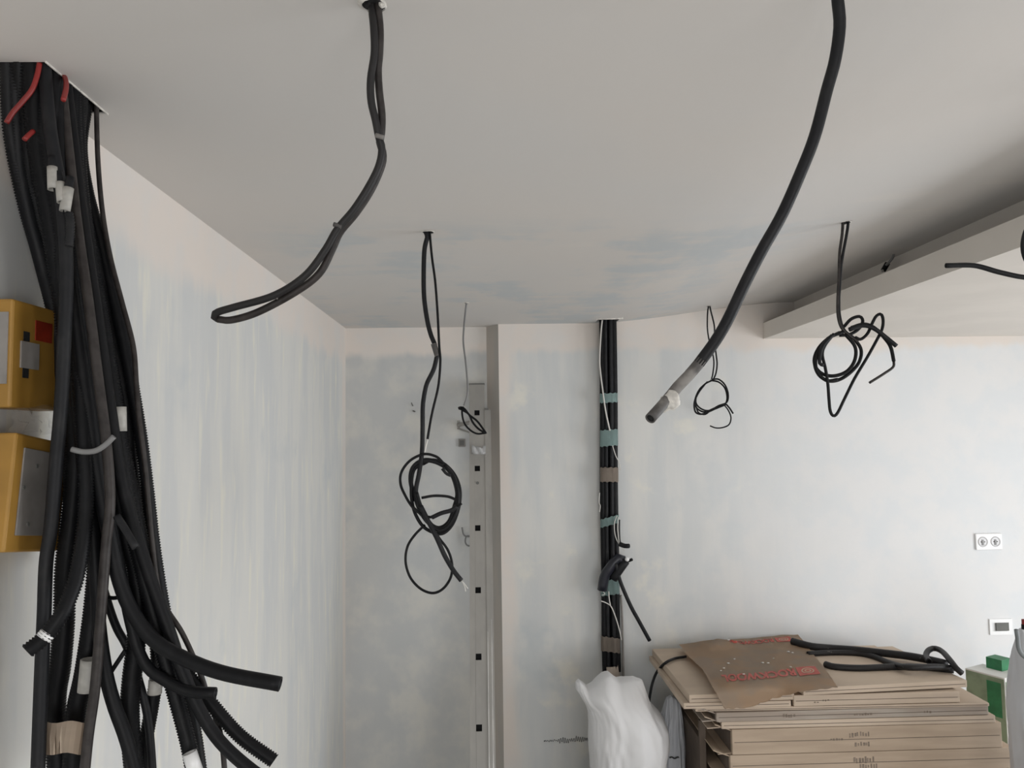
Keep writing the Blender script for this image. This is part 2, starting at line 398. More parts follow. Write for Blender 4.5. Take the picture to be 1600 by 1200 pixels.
# ------------------------------------------------------------------ wall fittings
def double_socket():
    c = at_y(1543.5, 846, YR)
    t = thing('double_socket', 'white double wall socket above the grey open flush box', 'socket', (c.x, YR, c.z))
    k = YR / FPX; w, h = 42 * k, 25.5 * k
    bm = bmesh.new(); add_box(bm, c.x - w / 2, c.x + w / 2, YR - 0.012, YR, c.z - h / 2, c.z + h / 2, bev=0.004); obj('cover_plate', bm, M['white'], t)
    for s in (-1, 1):
        cx = c.x + s * w * 0.24; bm = bmesh.new(); n = 20; r = 0.026
        R0 = [bm.verts.new((cx + math.cos(2 * PI * i / n) * r * 1.12, YR - 0.0125, c.z + math.sin(2 * PI * i / n) * r * 1.12)) for i in range(n)]
        R1 = [bm.verts.new((cx + math.cos(2 * PI * i / n) * r, YR - 0.016, c.z + math.sin(2 * PI * i / n) * r)) for i in range(n)]
        R2 = [bm.verts.new((cx + math.cos(2 * PI * i / n) * r * 0.82, YR - 0.0122, c.z + math.sin(2 * PI * i / n) * r * 0.82)) for i in range(n)]
        for a, b in ((R0, R1), (R1, R2)):
            for i in range(n): bm.faces.new((a[i], a[(i + 1) % n], b[(i + 1) % n], b[i]))
        bm.faces.new(R2); e = obj('socket_well', bm, M['socketwell'], t)
        bm = bmesh.new()
        for q in (-1, 1):
            bmesh.ops.create_cone(bm, segments=10, radius1=0.0035, radius2=0.0035, depth=0.002, cap_ends=True, matrix=Matrix.Translation((cx + q * 0.0095, YR - 0.0128, c.z)) @ Matrix.Rotation(PI / 2, 4, 'X'))
        obj('pin_hole', bm, M['boxgrey'], e)
        box('key', cx - 0.006, cx + 0.004, YR - 0.0165, YR - 0.012, c.z - 0.018, c.z + 0.012, M['keygrey'], e)
double_socket()
def flush_box():
    c = at_y(1563, 979, YR); k = YR / FPX
    t = thing('flush_mount_box', 'open grey flush box with dark square opening below the double socket', 'socket box', (c.x, YR, c.z))
    bm = bmesh.new(); w, h = 36 * k, 24 * k
    for a in ((-w / 2, -w / 2 + 0.012, -h / 2, h / 2), (w / 2 - 0.03, w / 2, -h / 2, h / 2), (-w / 2 + 0.012, w / 2 - 0.03, h / 2 - 0.02, h / 2), (-w / 2 + 0.012, w / 2 - 0.03, -h / 2, -h / 2 + 0.02)):
        add_box(bm, c.x + a[0], c.x + a[1], YR - 0.008, YR, c.z + a[2], c.z + a[3])
    obj('frame', bm, M['white'], t)
    box('opening', c.x + 0.004 - 9 * k, c.x + 0.004 + 11 * k, YR - 0.0095, YR, c.z - 6 * k, c.z + 6.5 * k, M['boxgrey'], t)
flush_box()
# marker scribble low on the wall left of the sack (unreadable strokes)
pts = []
for i in range(74):
    t = i / 73; px = 850 + 75 * t
    py = 1158 + (2.0 if t < 0.3 else 6.5) * math.sin(i * 1.9) * random.uniform(0.3, 1) + random.uniform(-1.2, 1.2) - 3 * t
    pts.append(at_y(px, py, YR - 0.001))
tube('marker_scribble', pts, 0.0035, M['marker'], prism_back, sides=5, hollow=False, flat=0.3)
# nail and bracket bits in the recess
def nail():
    c = at_y(645, 634, YB); t = thing('wall_nail', 'tiny bent nail in the recess wall near the left corner', 'nail', c)
    tube('shank', [c, c + Vector((0, -0.03, 0.004)), c + Vector((-0.004, -0.04, 0.016))], 0.003, M['boxgrey'], t, hollow=False)
    tube('stub', [c + Vector((0.002, 0, -0.03)), c + Vector((0.014, -0.025, -0.034))], 0.004, M['boxgrey'], t, hollow=False)
nail()
c = at_y(722, 692, YB)
sb = thing('switch_box', 'small square grey box on recess wall beside the steel upright', 'switch box', c)
box('case', c.x - 0.02, c.x + 0.02, YB - 0.012, YB, c.z - 0.022, c.z + 0.022, M['greyplate'], sb, bev=0.003)
box('opening', c.x - 0.013, c.x + 0.013, YB - 0.0135, YB - 0.008, c.z - 0.015, c.z + 0.015, M['boxgrey'], sb)
c = at_y(722, 664, YB)
br = thing('wall_bracket', 'small grey metal bracket on recess wall above the square grey box', 'bracket', c)
box('plate', c.x - 0.028, c.x - 0.012, YB - 0.01, YB, c.z - 0.025, c.z + 0.025, M['steel'], br)
tube('arm', [c + Vector((-0.02, -0.01, 0.0)), c + Vector((0.02, -0.05, 0.006)), c + Vector((0.045, -0.06, 0.012))], 0.012, M['steel'], br, hollow=False)
tube('lower_arm', [c + Vector((-0.02, -0.01, -0.02)), c + Vector((0.005, -0.03, -0.03)), c + Vector((0.05, -0.05, -0.045))], 0.005, M['steel'], br, hollow=False)
h = tag(tube('wire_hook', pxpath([(722, 824), (724, 834), (728, 838), (735, 838), (729, 838), (727, 846), (730, 852), (736, 853)], YB - 0.02, YB - 0.03), 0.0045, M['grey_wire'], hollow=False), 'short bent wire hook on the recess wall left of the steel upright', 'hook')

# ------------------------------------------------------------------ steel upright leaning in the recess
def upright():
    top = at_y(745, 600, 4.30); bot_dir = None
    # line of holes seen at these rows; the foot stands nearer than the head
    foot_y = 3.42
    zt = top.z; xt = top.x; xb = at_y(748.5, 1137, 3.62).x
    def P(z, dx=0, dy=0):
        t = (zt - z) / zt; y = 4.30 + (foot_y - 4.30) * t
        x = xt + (xb - xt) * min(1, t / 0.79)
        return Vector((x + dx, y + dy, z))
    t = thing('steel_upright', 'tall perforated galvanised steel upright leaning in the recess corner', 'steel post', P(0))
    rows = [645, 732, 825, 922, 1026, 1137]
    hz = []
    for r in rows:
        lo, hi = 0.0, zt
        for _ in range(40):
            m_ = (lo + hi) / 2; p = P(m_); d = CAM_ROT.transposed() @ (p - C0); py = 600 + FPX * d.y / d.z
            if py > r: lo = m_
            else: hi = m_
        hz.append(lo)
    step = hz[-2] - hz[-1]; z = hz[-1] - step
    while z > 0.08: hz.append(z); z -= step
    w = 0.042; hw = 0.014; dp = 0.05
    bm = bmesh.new()
    def quad(z0, z1, x0, x1, y0, y1):
        vs = []
        for zz in (z0, z1):
            for (a, b) in ((x0, y0), (x1, y0), (x1, y1), (x0, y1)): vs.append(bm.verts.new(P(zz, a, b)))
        for f in ((0, 1, 2, 3), (7, 6, 5, 4), (0, 4, 5, 1), (1, 5, 6, 2), (2, 6, 7, 3), (3, 7, 4, 0)): bm.faces.new([vs[i] for i in f])
    quad(0, zt, -w, -hw, -0.004, 0.0); quad(0, zt, hw, w, -0.004, 0.0)
    edges = [zt] + [e for zz in hz for e in (zz + hw, zz - hw)] + [0]
    for i in range(0, len(edges), 2): quad(edges[i + 1], edges[i], -hw, hw, -0.004, 0.0)
    obj('perforated_face', bm, M['steel'], t)
    bm = bmesh.new(); quad(0, zt, -w, -w + 0.004, 0.0, dp); quad(0, zt, w - 0.004, w, 0.0, dp); quad(0, zt, -w + 0.004, w - 0.004, dp - 0.004, dp)
    obj('channel_sides', bm, M['steel'], t)
    bm = bmesh.new(); quad(0.0, zt - 0.002, -w + 0.005, w - 0.005, 0.02, dp - 0.006); obj('dark_inside', bm, M['void'], t)
    bm = bmesh.new(); quad(zt - 0.004, zt + 0.004, -w - 0.002, w + 0.002, -0.006, dp); obj('rim', bm, M['boxgrey'], t)
    z2 = at_y(760, 640, 4.2).z
    bm = bmesh.new(); quad(0, z2, w, w + 0.020, -0.008, 0.02); quad(0, z2, w + 0.020, w + 0.033, 0.004, 0.02); obj('side_flange', bm, M['steel'], t)
    bm = bmesh.new(); quad(0, 1.1, w + 0.001, w + 0.0055, -0.012, -0.008); quad(0, 1.15, w + 0.020, w + 0.025, 0.0, 0.004); tag(obj('bright_edge', bm, M['steel2'], t), 'bright edge of the flange, highlight put into its colour')  # white highlights along the flange, painted as lighter steel strips
    p = P(z2 + 0.004); bm = bmesh.new(); add_box(bm, p.x + w, p.x + w + 0.022, p.y - 0.012, p.y + 0.02, p.z - 0.005, p.z + 0.006); obj('flange_end', bm, M['boxgrey'], t)
    zz = hz[1] - 0.075; p = P(zz)
    bm = bmesh.new(); bmesh.ops.create_cone(bm, segments=12, radius1=0.008, radius2=0.008, depth=0.004, cap_ends=True, matrix=Matrix.Translation((p.x, p.y - 0.005, p.z)) @ Matrix.Rotation(PI / 2, 4, 'X')); obj('bolt_head', bm, M['boxgrey'], t)
    return P
UP = upright()
# scrap of white film stuck on the upright
def scrap():
    c = at_y(748, 704, 4.12); bm = bmesh.new(); G = []
    for j in range(5):
        row = []
        for i in range(9):
            u, v = i / 8 - 0.5, j / 4 - 0.5
            row.append(bm.verts.new(c + Vector((u * 0.075, -0.012 + 0.012 * math.sin(i * 1.7 + j), v * 0.032 * (1.2 - 0.6 * u) - 0.012 * u + (0.016 if i > 6 and j > 2 else 0)))))
        G.append(row)
    for j in range(4):
        for i in range(8): bm.faces.new((G[j][i], G[j][i + 1], G[j + 1][i + 1], G[j + 1][i]))
    bmesh.ops.solidify(bm, geom=bm.faces[:], thickness=0.002)
    tag(smooth(obj('plastic_scrap', bm, M['white'])), 'crumpled white plastic scrap stuck to the steel upright', 'plastic scrap')
scrap()

# ------------------------------------------------------------------ taped conduit run on the back wall
def wall_run():
    base = at_y(957, 1046, YR - 0.03)
    t = thing('conduit_run', 'black taped conduit run down the back wall above the white sack', 'conduit run', base)
    def edge(f):   # centre line of conduit at fraction f across the run, from ceiling opening down
        L = [(938 + 24 * f, 470, YR - 0.06), (938 + 24 * f, 500, YR - 0.06), (938 + 25 * f, 560, YR - 0.05), (939 + 25 * f, 640, YR - 0.045), (939 + 26 * f, 760, YR - 0.045), (940 + 27 * f, 900, YR - 0.045), (941 + 28 * f, 1000, YR - 0.045), (943 + 27 * f, 1050, YR - 0.045)]
        return pxpath(L)
    k = YR / FPX
    for i in range(4):
        f = 0.12 + 0.76 * i / 3
        pts = edge(f); pts = [p + Vector((random.uniform(-.002, .002), (0.012 if i % 2 else -0.004), 0)) for p in pts]
        tube('conduit', pts, 4.7 * k, M['cond'], t, sides=10, ribs=False)
    for f in (0.3, 0.62):
        pts = [p + Vector((0, -0.016, 0)) for p in edge(f)]; tube('thin_conduit', pts, 3.0 * k, M['cond2'], t, sides=8)
    def band(name, yl0, yl1, slant, m, lab=None):
        bm = bmesh.new(); n = 14; R = []
        for j, yy in enumerate((yl0, yl1)):
            row = []
            for s in range(n + 1):
                u = s / n; ang = PI * (1 - u)
                fr = 0.5 + 0.5 * math.cos(ang); py = yy + slant * (fr - 0.5) + 1.0 * math.sin(s * 2.2 + j)
                t_ = (py - 500) / 550
                px = (937.2 + 2.8 * t_) - 0.8 + (27.5 + 2.5 * t_) * fr
                d = YR - 0.045 - 0.052 * math.sin(ang) ** 0.45
                row.append(bm.verts.new(at_y(px, py, d)))
            R.append(row)
        for s in range(n): bm.faces.new((R[0][s], R[0][s + 1], R[1][s + 1], R[1][s]))
        bmesh.ops.solidify(bm, geom=bm.faces[:], thickness=-0.0015)
        o = smooth(obj('tape_band', bm, m, t))
        if lab: o['label'] = lab
    band('a', 614.5, 629, -1.5, M['teal'], 'teal tape band'); band('b', 671.5, 697, -2.5, M['teal'], 'teal tape band'); band('c', 730.5, 753, 0, M['tan'], 'tan tape band')
    band('d', 808, 821, -8, M['teal'], 'slanted teal tape band'); band('e', 906, 930, -4, M['teal'], 'teal tape band'); band('f', 996, 1019, 4, M['tan'], 'tan tape band')
    def wire(L, d, r=0.0024, m='wire', n='loose_wire'):
        return tube(n, pxpath(L, d, d), r, M[m], t, sides=6, hollow=False)
    w = wire([(941, 500), (939, 520), (937, 560), (938, 580), (942, 612), (946, 640), (950, 660), (953, 673)], YR - 0.108, 0.0042); w['label'] = 'off-white wire'
    wire([(957, 696), (962, 712), (967, 722), (969, 735)], YR - 0.108)
    wire([(964, 806), (960, 818), (961, 835), (966, 848), (976, 860)], YR - 0.108)
    wire([(966, 808), (965, 825), (967, 845), (969, 866)], YR - 0.112)
    wire([(968, 812), (968, 830), (969, 846), (973, 852)], YR - 0.106, 0.0035, 'cond')
    wire([(939, 939), (947, 942), (955, 948), (962, 965), (968, 985), (971, 1000)], YR - 0.108, 0.0032)
    wire([(951, 924), (952, 936), (954, 947)], YR - 0.112, 0.003)
    wire([(937, 770), (936, 785), (938, 790), (937, 800)], YR - 0.09, 0.002)
    wire([(940, 925), (938, 920), (945, 928), (940, 930)], YR - 0.112, 0.002)
    # taped connector clump and its tail
    bm = bmesh.new(); sweep(bm, pxpath([(941, 922, YR - .11), (945, 900, YR - .12), (955, 885, YR - .13), (966, 872, YR - .13), (974, 876, YR - .13)]), 0.027, sides=12, hollow=False); smooth(obj('connector_clump', bm, M['cap'], t))
    bm = bmesh.new(); sweep(bm, pxpath([(958, 905, YR - .13), (968, 890, YR - .14), (978, 876, YR - .14)]), 0.023, sides=12, hollow=False); smooth(obj('connector_clump', bm, M['cond2'], t))
    tube('conduit_stub', pxpath([(968, 850), (976, 853), (983, 853)], YR - .12, YR - .15), 0.0125, M['cond2'], t, sides=10)
    tube('conduit_stub', pxpath([(972, 878), (980, 877), (988, 874)], YR - .13, YR - .16), 0.008, M['cond'], t, sides=8)
    box_p = at_y(980, 874, YR - 0.165); bm = bmesh.new(); bmesh.ops.create_icosphere(bm, subdivisions=2, radius=0.012, matrix=Matrix.Translation(box_p)); smooth(obj('white_terminal', bm, M['white'], t))
    tube('tail_cable', pxpath([(962, 880), (968, 905), (977, 928), (987, 950), (998, 970), (1015, 1001)], YR - .15, YR - .12), 0.0105, M['cond2'], t, sides=10)
    # crumpled end sleeve
    tube('end_sleeve', pxpath([(957, 1040), (958, 1052), (962, 1068)], YR - .045, YR - .05), 0.045, M['tan'], t, sides=14, flat=0.6)
    tube('side_conduit', pxpath([(970, 930), (972, 960), (973, 1000), (974, 1060)], YR - .03, YR - .03), 0.006, M['greyplate'], t, sides=8)
wall_run()

# ------------------------------------------------------------------ cables hanging from the ceiling
def two(L, s, o): return [(x / s + o[0], y / s + o[1]) for x, y in L]
def hang(name, label, cat, px, py, hole_r, group=None):
    p = at_ceil(px, py); outlet(p, hole_r); return thing(name, label, cat, p, group), p

# A: doubled cable ending in a long loop, near left
t, p = hang('hanging_cable', 'doubled black cable hanging front left of centre, ending in a narrow loop', 'cable', 584, 6, 0.016)
d = p.y
s1 = two([(640, 40), (634, 110), (636, 200), (622, 300), (624, 380), (640, 450), (652, 512), (664, 560), (652, 625), (612, 705), (556, 790), (497, 860), (450, 940), (375, 1035), (260, 1108), (110, 1152), (50, 1170), (34, 1185), (50, 1197)], 2.4, (320, 0))
s2 = two([(655, 40), (657, 110), (655, 200), (650, 260), (654, 340), (664, 430), (662, 500), (656, 535), (668, 575), (662, 625), (622, 715), (566, 800), (508, 870), (480, 930), (430, 1025), (340, 1095), (200, 1170), (100, 1200), (50, 1197)], 2.4, (320, 0))
top = [p + Vector((-0.003, 0, 0.05)), p + Vector((-0.003, 0, 0.0))]
tube('cable_strand', top + pxpath(s1[1:], d - .004, d + 0.08), 0.0056, M['cable'], t, sides=10, hollow=False)
top = [p + Vector((0.006, 0, 0.05)), p + Vector((0.006, 0, 0.0))]
tube('cable_strand', top + pxpath(s2[1:], d + .004, d + 0.08), 0.0056, M['cable2'], t, sides=10, hollow=False)
for (x, y) in ((576, 5), (592, 7), (597, 4)):
    q = at_ceil(x, y); bm = bmesh.new(); bmesh.ops.create_icosphere(bm, subdivisions=1, radius=0.006, matrix=Matrix.Translation(q + Vector((0, 0, -0.003)))); obj('plaster_crumb', bm, M['void' if x != 597 else 'plastercrumb'], t)
for k_, (x, y) in enumerate(((593.5, 214), (429, 463), (528, 353))):
    q = at_y(x, y, d + (0.02, 0.07, 0.05)[k_] - 0.006); tube('tie', [q + Vector((-0.006, -0.002, 0.002)), q + Vector((0.006, -0.002, -0.002))], 0.0035, M['worn'], t, hollow=False)

# B: thick conduit sweeping in from above on the right
p = at_ceil(1306, -50); outlet(p, 0.012)
t = thing('hanging_conduit', 'thick black conduit curving down across the right half to a plaster-smeared open end', 'conduit', p); d = p.y
L = [(1309, 0), (1312, 40), (1305, 93), (1292, 141), (1273, 213), (1250, 272), (1222, 335), (1190, 392), (1163, 445), (1137, 500), (1117, 534), (1092, 568)]
b_pts = pxpath(L, d, d + 0.10)
tube('conduit', [p + Vector((0, 0, 0.05)), p] + b_pts, 0.0083, M['cond2'], t, sides=12, hollow=False)
end = pxpath([(1092, 568), (1074, 589), (1060, 603), (1045, 622)], d + 0.10, d + 0.11)
tube('smeared_length', [b_pts[-2].lerp(b_pts[-1], 0.8)] + end, 0.0082, M['worn'], t, sides=12, hollow=False)
oe = pxpath([(1050, 615), (1034, 634), (1016, 654)], d + 0.11, d + 0.07)
tube('open_end', oe, 0.0078, M['worn'], t, sides=16)
tube('mouth', [oe[-1].lerp(oe[-2], 0.03), oe[-1].lerp(oe[-2], 0.35)], 0.0055, M['void'], t, sides=14, hollow=False)
bm = bmesh.new(); q = at_y(1047, 627, d + 0.098); bmesh.ops.create_icosphere(bm, subdivisions=3, radius=0.0118, matrix=Matrix.Translation(q) @ Matrix.Rotation(0.8, 4, 'Y') @ Matrix.Diagonal((1, 0.8, 1.3, 1)))
for v in bm.verts: v.co += (v.co - q) * 0.55 * noise.noise(v.co * 130)
tag(smooth(obj('plaster_lump', bm, M['plastercrumb'], t)), 'lump of white plaster')

# C: double strand with a large knotted coil, centre left
t, p = hang('hanging_cable', 'long black cable with a big knotted coil, hanging before the recess', 'cable', 669, 362, 0.016); d = p.y
thick = two([(350, 120), (333, 200), (328, 350), (331, 500), (350, 640), (372, 730), (398, 795)], 4, (580, 340))
thick2 = two([(412, 860), (390, 950), (347, 1040), (328, 1130), (322, 1200)], 4, (580, 340)) + two([(301, 200), (297, 330), (280, 450), (262, 545), (268, 620), (320, 720), (390, 770), (455, 735), (490, 640), (505, 560), (470, 450), (400, 390), (310, 372), (245, 415), (232, 500), (262, 610)], 3.75, (580, 620))
tube('conduit', [p + Vector((-.008, 0, .05)), p + Vector((-.008, 0, 0))] + pxpath(thick + [(680, 547), (683, 556)] + thick2, d, d + 0.02), 0.0072, M['cond2'], t, sides=10, hollow=False)
thin = two([(368, 120), (380, 250), (400, 400), (415, 600), (425, 800), (432, 900), (420, 1050), (388, 1190)], 4, (580, 340)) + two([(350, 130), (330, 248)], 3.75, (580, 620))
tube('thin_cable', [p + Vector((.008, 0, .05)), p + Vector((.006, 0, 0))] + pxpath(thin, d, d - 0.02), 0.0038, M['cond'], t, sides=8, hollow=False)
tube('wire_end', pxpath(two([(332, 248), (322, 285), (314, 325)], 3.75, (580, 620)), d - .02, d - .02), 0.0022, M['wire'], t, sides=6, hollow=False)
q0, q1 = at_y(677.5, 537, d - .004), at_y(683.5, 556, d - .004)
tag(tube('plaster_sleeve', [q0, q1], 0.0088, M['worn'], t, sides=10), 'plaster-smeared white tape')
def coil(L, d0, d1, r, m='cond', n='coil_strand', s=3.75, o=(580, 620)):
    return tube(n, pxpath(two(L, s, o), d0, d1), r, M[m], t, sides=8, hollow=False)
coil([(420, 385), (380, 350), (310, 336), (230, 372), (178, 440), (172, 510), (200, 580), (245, 650), (300, 690), (355, 705), (420, 680), (480, 655), (530, 625)], d + .01, d - .03, 0.0042)
coil([(300, 395), (360, 370), (430, 395), (490, 460), (520, 545), (515, 640), (480, 740), (430, 795), (380, 800), (310, 765), (265, 700), (240, 620), (235, 520), (250, 430), (300, 390)], d + .03, d + .01, 0.0052)
coil([(430, 400), (480, 470), (508, 560), (500, 660), (455, 750), (395, 782), (330, 720), (290, 640), (265, 560)], d + .01, d - .02, 0.0058)
coil([(295, 592), (370, 580), (450, 585), (500, 605)], d + .02, d + .02, 0.0042, 'cond2')
coil([(355, 708), (410, 682), (470, 665), (500, 640)], d - .03, d - .03, 0.0064, 'cond2')
coil([(240, 640), (290, 690), (340, 745), (400, 830), (450, 900), (474, 980), (465, 1060), (420, 1125), (360, 1150), (290, 1125), (230, 1060), (202, 970), (212, 880), (255, 810), (315, 750)], d - .02, d + .02, 0.0040)
coil([(290, 640), (340, 740), (390, 840), (430, 930), (480, 1015), (528, 1077)], d - .02, d - .02, 0.0072, 'cond2', 'tail')
coil([(415, 420), (440, 450), (465, 462)], d - .01, d - .01, 0.0045, 'cond2', 'tail')
coil([(528, 1077), (545, 1105), (553, 1140)], d - .02, d - .02, 0.0016, 'wire', 'wire_end'); coil([(528, 1077), (548, 1098), (566, 1125)], d - .02, d - .02, 0.0016, 'wire', 'wire_end')

# D: thin wire in front of the upright
t, p = hang('hanging_wire', 'thin dark wire with a small twisted loop before the steel upright', 'wire', 729, 473, 0.010); d = p.y
thinw = two([(592, 560), (580, 680), (576, 780), (590, 900), (602, 1040), (600, 1110), (580, 1175)], 4, (580, 340))
tube('wire', [p + Vector((0, 0, .05)), p] + pxpath(thinw, d, d), 0.0042, M['grey_wire'], t, sides=8, hollow=False)
def coilD(L, r=0.0045): tube('loop', pxpath(two(L, 8, (720, 590)), d, d - .03), r, M['cond'], t, sides=8, hollow=False)
coilD([(32, 365), (15, 430), (40, 560), (110, 650), (200, 700), (290, 695), (320, 690)])
coilD([(0, 370), (50, 395), (110, 470), (200, 540), (270, 630), (315, 695)], 0.005); coilD([(-20, 385), (30, 410), (100, 460), (150, 560), (220, 640), (300, 690)], 0.005)
coilD([(0, 370), (-25, 375), (-20, 392)], 0.004)

# E: pair of thin cables with a small ring coil, centre right
t, p = hang('hanging_cable', 'thin twin cable with a small ring coil behind the thick conduit', 'cable', 1107, 478, 0.010); d = p.y
s_, o_ = 4.615, (980, 440)
def cE(L, r=0.0042, d0=0, d1=0, m='cond'): tube('cable_strand', pxpath(two(L, s_, o_), d + d0, d + d1), r, M[m], t, sides=8, hollow=False)
P0 = p + Vector((0, 0, .05))
tube('cable_strand', [P0, p] + pxpath(two([(580, 220), (578, 330), (590, 420), (612, 500), (625, 580), (618, 660), (608, 705)], s_, o_), d, d), 0.0040, M['cond'], t, sides=8, hollow=False)
tube('cable_strand', [P0 + Vector((.008, 0, 0)), p + Vector((.008, 0, 0))] + pxpath(two([(605, 220), (628, 320), (630, 420), (638, 500), (648, 590), (640, 660), (622, 705)], s_, o_), d, d), 0.0044, M['cond2'], t, sides=8, hollow=False)
cE([(612, 705), (660, 705), (705, 745), (728, 810), (718, 870), (660, 895), (590, 930), (530, 915), (495, 870), (510, 800), (560, 740), (612, 712)], 0.0046, 0, -.01)
cE([(600, 712), (660, 725), (705, 770), (720, 840), (700, 890), (630, 912), (560, 940), (505, 915), (488, 860), (520, 780), (580, 722)], 0.0046, .01, .01)
cE([(560, 740), (515, 800), (485, 870), (490, 935), (520, 955), (560, 950), (640, 915), (715, 885)], 0.005, -.01, -.02)
cE([(495, 900), (515, 945), (560, 958), (600, 930)], 0.004, -.01, -.02)
cE([(715, 885), (740, 915), (764, 952)], 0.0045); cE([(700, 890), (730, 930), (748, 980), (735, 1030), (690, 1052), (640, 1055), (597, 1040)], 0.0038)

# F: cable with tangled coil on the right
t, p = hang('hanging_cable', 'black twin cable with a tangled coil and zigzag end, hanging right of the thick conduit', 'cable', 1321, 347, 0.016); d = p.y
s_, o_ = 3.333, (1240, 320)
def cF(L, r=0.0040, d0=0, d1=0, m='cond'): tube('coil_strand', pxpath(two(L, s_, o_), d + d0, d + d1), r * 1.22, M[m], t, sides=8, hollow=False)
P0 = p + Vector((-.009, 0, .05))
tube('cable_strand', [P0, p + Vector((-.009, 0, 0))] + pxpath(two([(252, 160), (240, 250), (236, 380), (230, 500), (232, 580), (250, 640), (290, 680), (335, 712)], s_, o_), d, d), 0.0050, M['cable2'], t, sides=8, hollow=False)
tube('cable_strand', [P0 + Vector((.018, 0, 0)), p + Vector((.009, 0, 0))] + pxpath(two([(275, 160), (258, 250), (246, 330), (240, 420), (236, 500), (240, 580), (262, 650), (310, 690)], s_, o_), d, d), 0.0050, M['cond2'], t, sides=8, hollow=False)
cF([(270, 675), (320, 740), (318, 810), (280, 865), (220, 890), (160, 885), (118, 850), (108, 800), (135, 740), (190, 690), (260, 660)], 0.0048)
cF([(310, 690), (350, 750), (345, 810), (310, 860), (250, 905), (190, 918), (135, 890), (110, 830), (125, 760), (175, 700), (240, 665)], 0.0048, .01, .02)
cF([(250, 665), (180, 695), (140, 750), (115, 810), (125, 870), (170, 915), (230, 910)], 0.0046, -.01, -.01)
cF([(210, 672), (165, 730), (150, 780), (165, 850), (178, 930), (184, 1010), (190, 1070), (205, 1098), (228, 1085), (270, 1000), (320, 900), (380, 800), (430, 710), (460, 650), (466, 600), (455, 570), (430, 580), (408, 620), (385, 670), (350, 700), (320, 690)], 0.0042, -.02, 0)
cF([(262, 635), (300, 595), (345, 582), (360, 610), (335, 650), (290, 675), (240, 680)], 0.0044, .01, 0)
cF([(290, 650), (360, 628), (420, 645), (480, 690), (535, 735)], 0.0062, -.01, -.02, 'cond2'); cF([(300, 640), (365, 622), (420, 640), (470, 690), (505, 740), (522, 815)], 0.0050, .01, 0)
cF([(522, 815), (518, 845), (470, 880), (395, 927)], 0.0036, 0, 0, 'cable2'); cF([(200, 680), (150, 740), (135, 820), (155, 835)], 0.0050, -.02, -.02, 'cond2')

# G: wire stub in the cove
q = [at_x(px, py, XB - 0.03 - off) for px, py, off in ((1401, 381, -.006), (1398, 390, 0), (1395, 402, .01), (1389, 410, .02), (1385, 414, .02))]
t = thing('cove_wire', 'short dark wire with a small connector in the ceiling cove', 'wire', q[0])
tube('wire', q, 0.0055, M['grey_wire'], t, sides=6, hollow=False)
tube('connector', [at_x(1387, 411, XB - 0.03), at_x(1380, 423, XB - 0.04)], 0.011, M['cond'], t, sides=10)
bm = bmesh.new(); bmesh.ops.create_icosphere(bm, subdivisions=2, radius=0.006, matrix=Matrix.Translation(at_x(1379, 423, XB - 0.05))); obj('terminal', bm, M['coupling'], t)

# H: conduit reaching in at the right edge
p = at_ceil(1690, 120); t = thing('hanging_conduit', 'short end of black conduit reaching in at the right edge', 'conduit', p); d = p.y; outlet(p, 0.014)
tube('conduit', [p + Vector((0, 0, .05)), p] + pxpath([(1685, 200), (1660, 290), (1612, 345), (1599, 385), (1612, 418), (1650, 440), (1690, 430), (1700, 400), (1670, 410), (1632, 434), (1598, 433), (1560, 425), (1522, 415), (1478, 415)], d, d), 0.0050, M['cond2'], t, sides=10)

# ------------------------------------------------------------------ the big conduit bundle at the left
GROUP = 'conduits hanging in the thick bundle at the left wall'
def bundle(L, r, label, m='cond', ribs=True, depth=(None, 1.38), couple=(), cat='conduit', name='conduit', group=GROUP, ctop=True):
    pts = []
    if ctop:
        x, y = L[0]; p = at_z(x, y, CEILZ)
        p.x = min(max(p.x, HX0 + r), HX1 - r); p.y = min(max(p.y, HY0 + r), HY1 - r)
        pts = [p + Vector((0, 0, .16)), p + Vector((0, 0, .03)), p]; d0 = p.y; rest = L[1:]
    else: d0 = depth[0]; rest = L
    n = len(rest)
    for i, q in enumerate(rest):
        f = (i + 1) / n; f = min(1.0, f * 2.2)
        d = q[2] if len(q) > 2 else d0 + (depth[1] - d0) * f
        v = at_y(q[0], q[1], d)
        if v.x < XL + r + 0.004: v = at_x(q[0], q[1], XL + r + 0.004) if at_x(q[0], q[1], XL + r + 0.004).y < d + .2 else v
        pts.append(v)
    r *= 1.12
    t = thing(name, label, cat, pts[0], group)
    tube('corrugated_tube' if ribs else 'tube', pts, r, M[m], t, sides=10, ribs=ribs)
    for (a, b, rr, mm) in couple:
        A, B = (at_y(q[0], q[1], q[2] if len(q) > 2 else depth[1] - r - rr) for q in (a, b))
        o = tube('coupling', [A, B], rr, M[mm], t, sides=12)
        if mm != 'cond': o['label'] = 'pale plastic coupling'
    return t
K = 1.36 / FPX
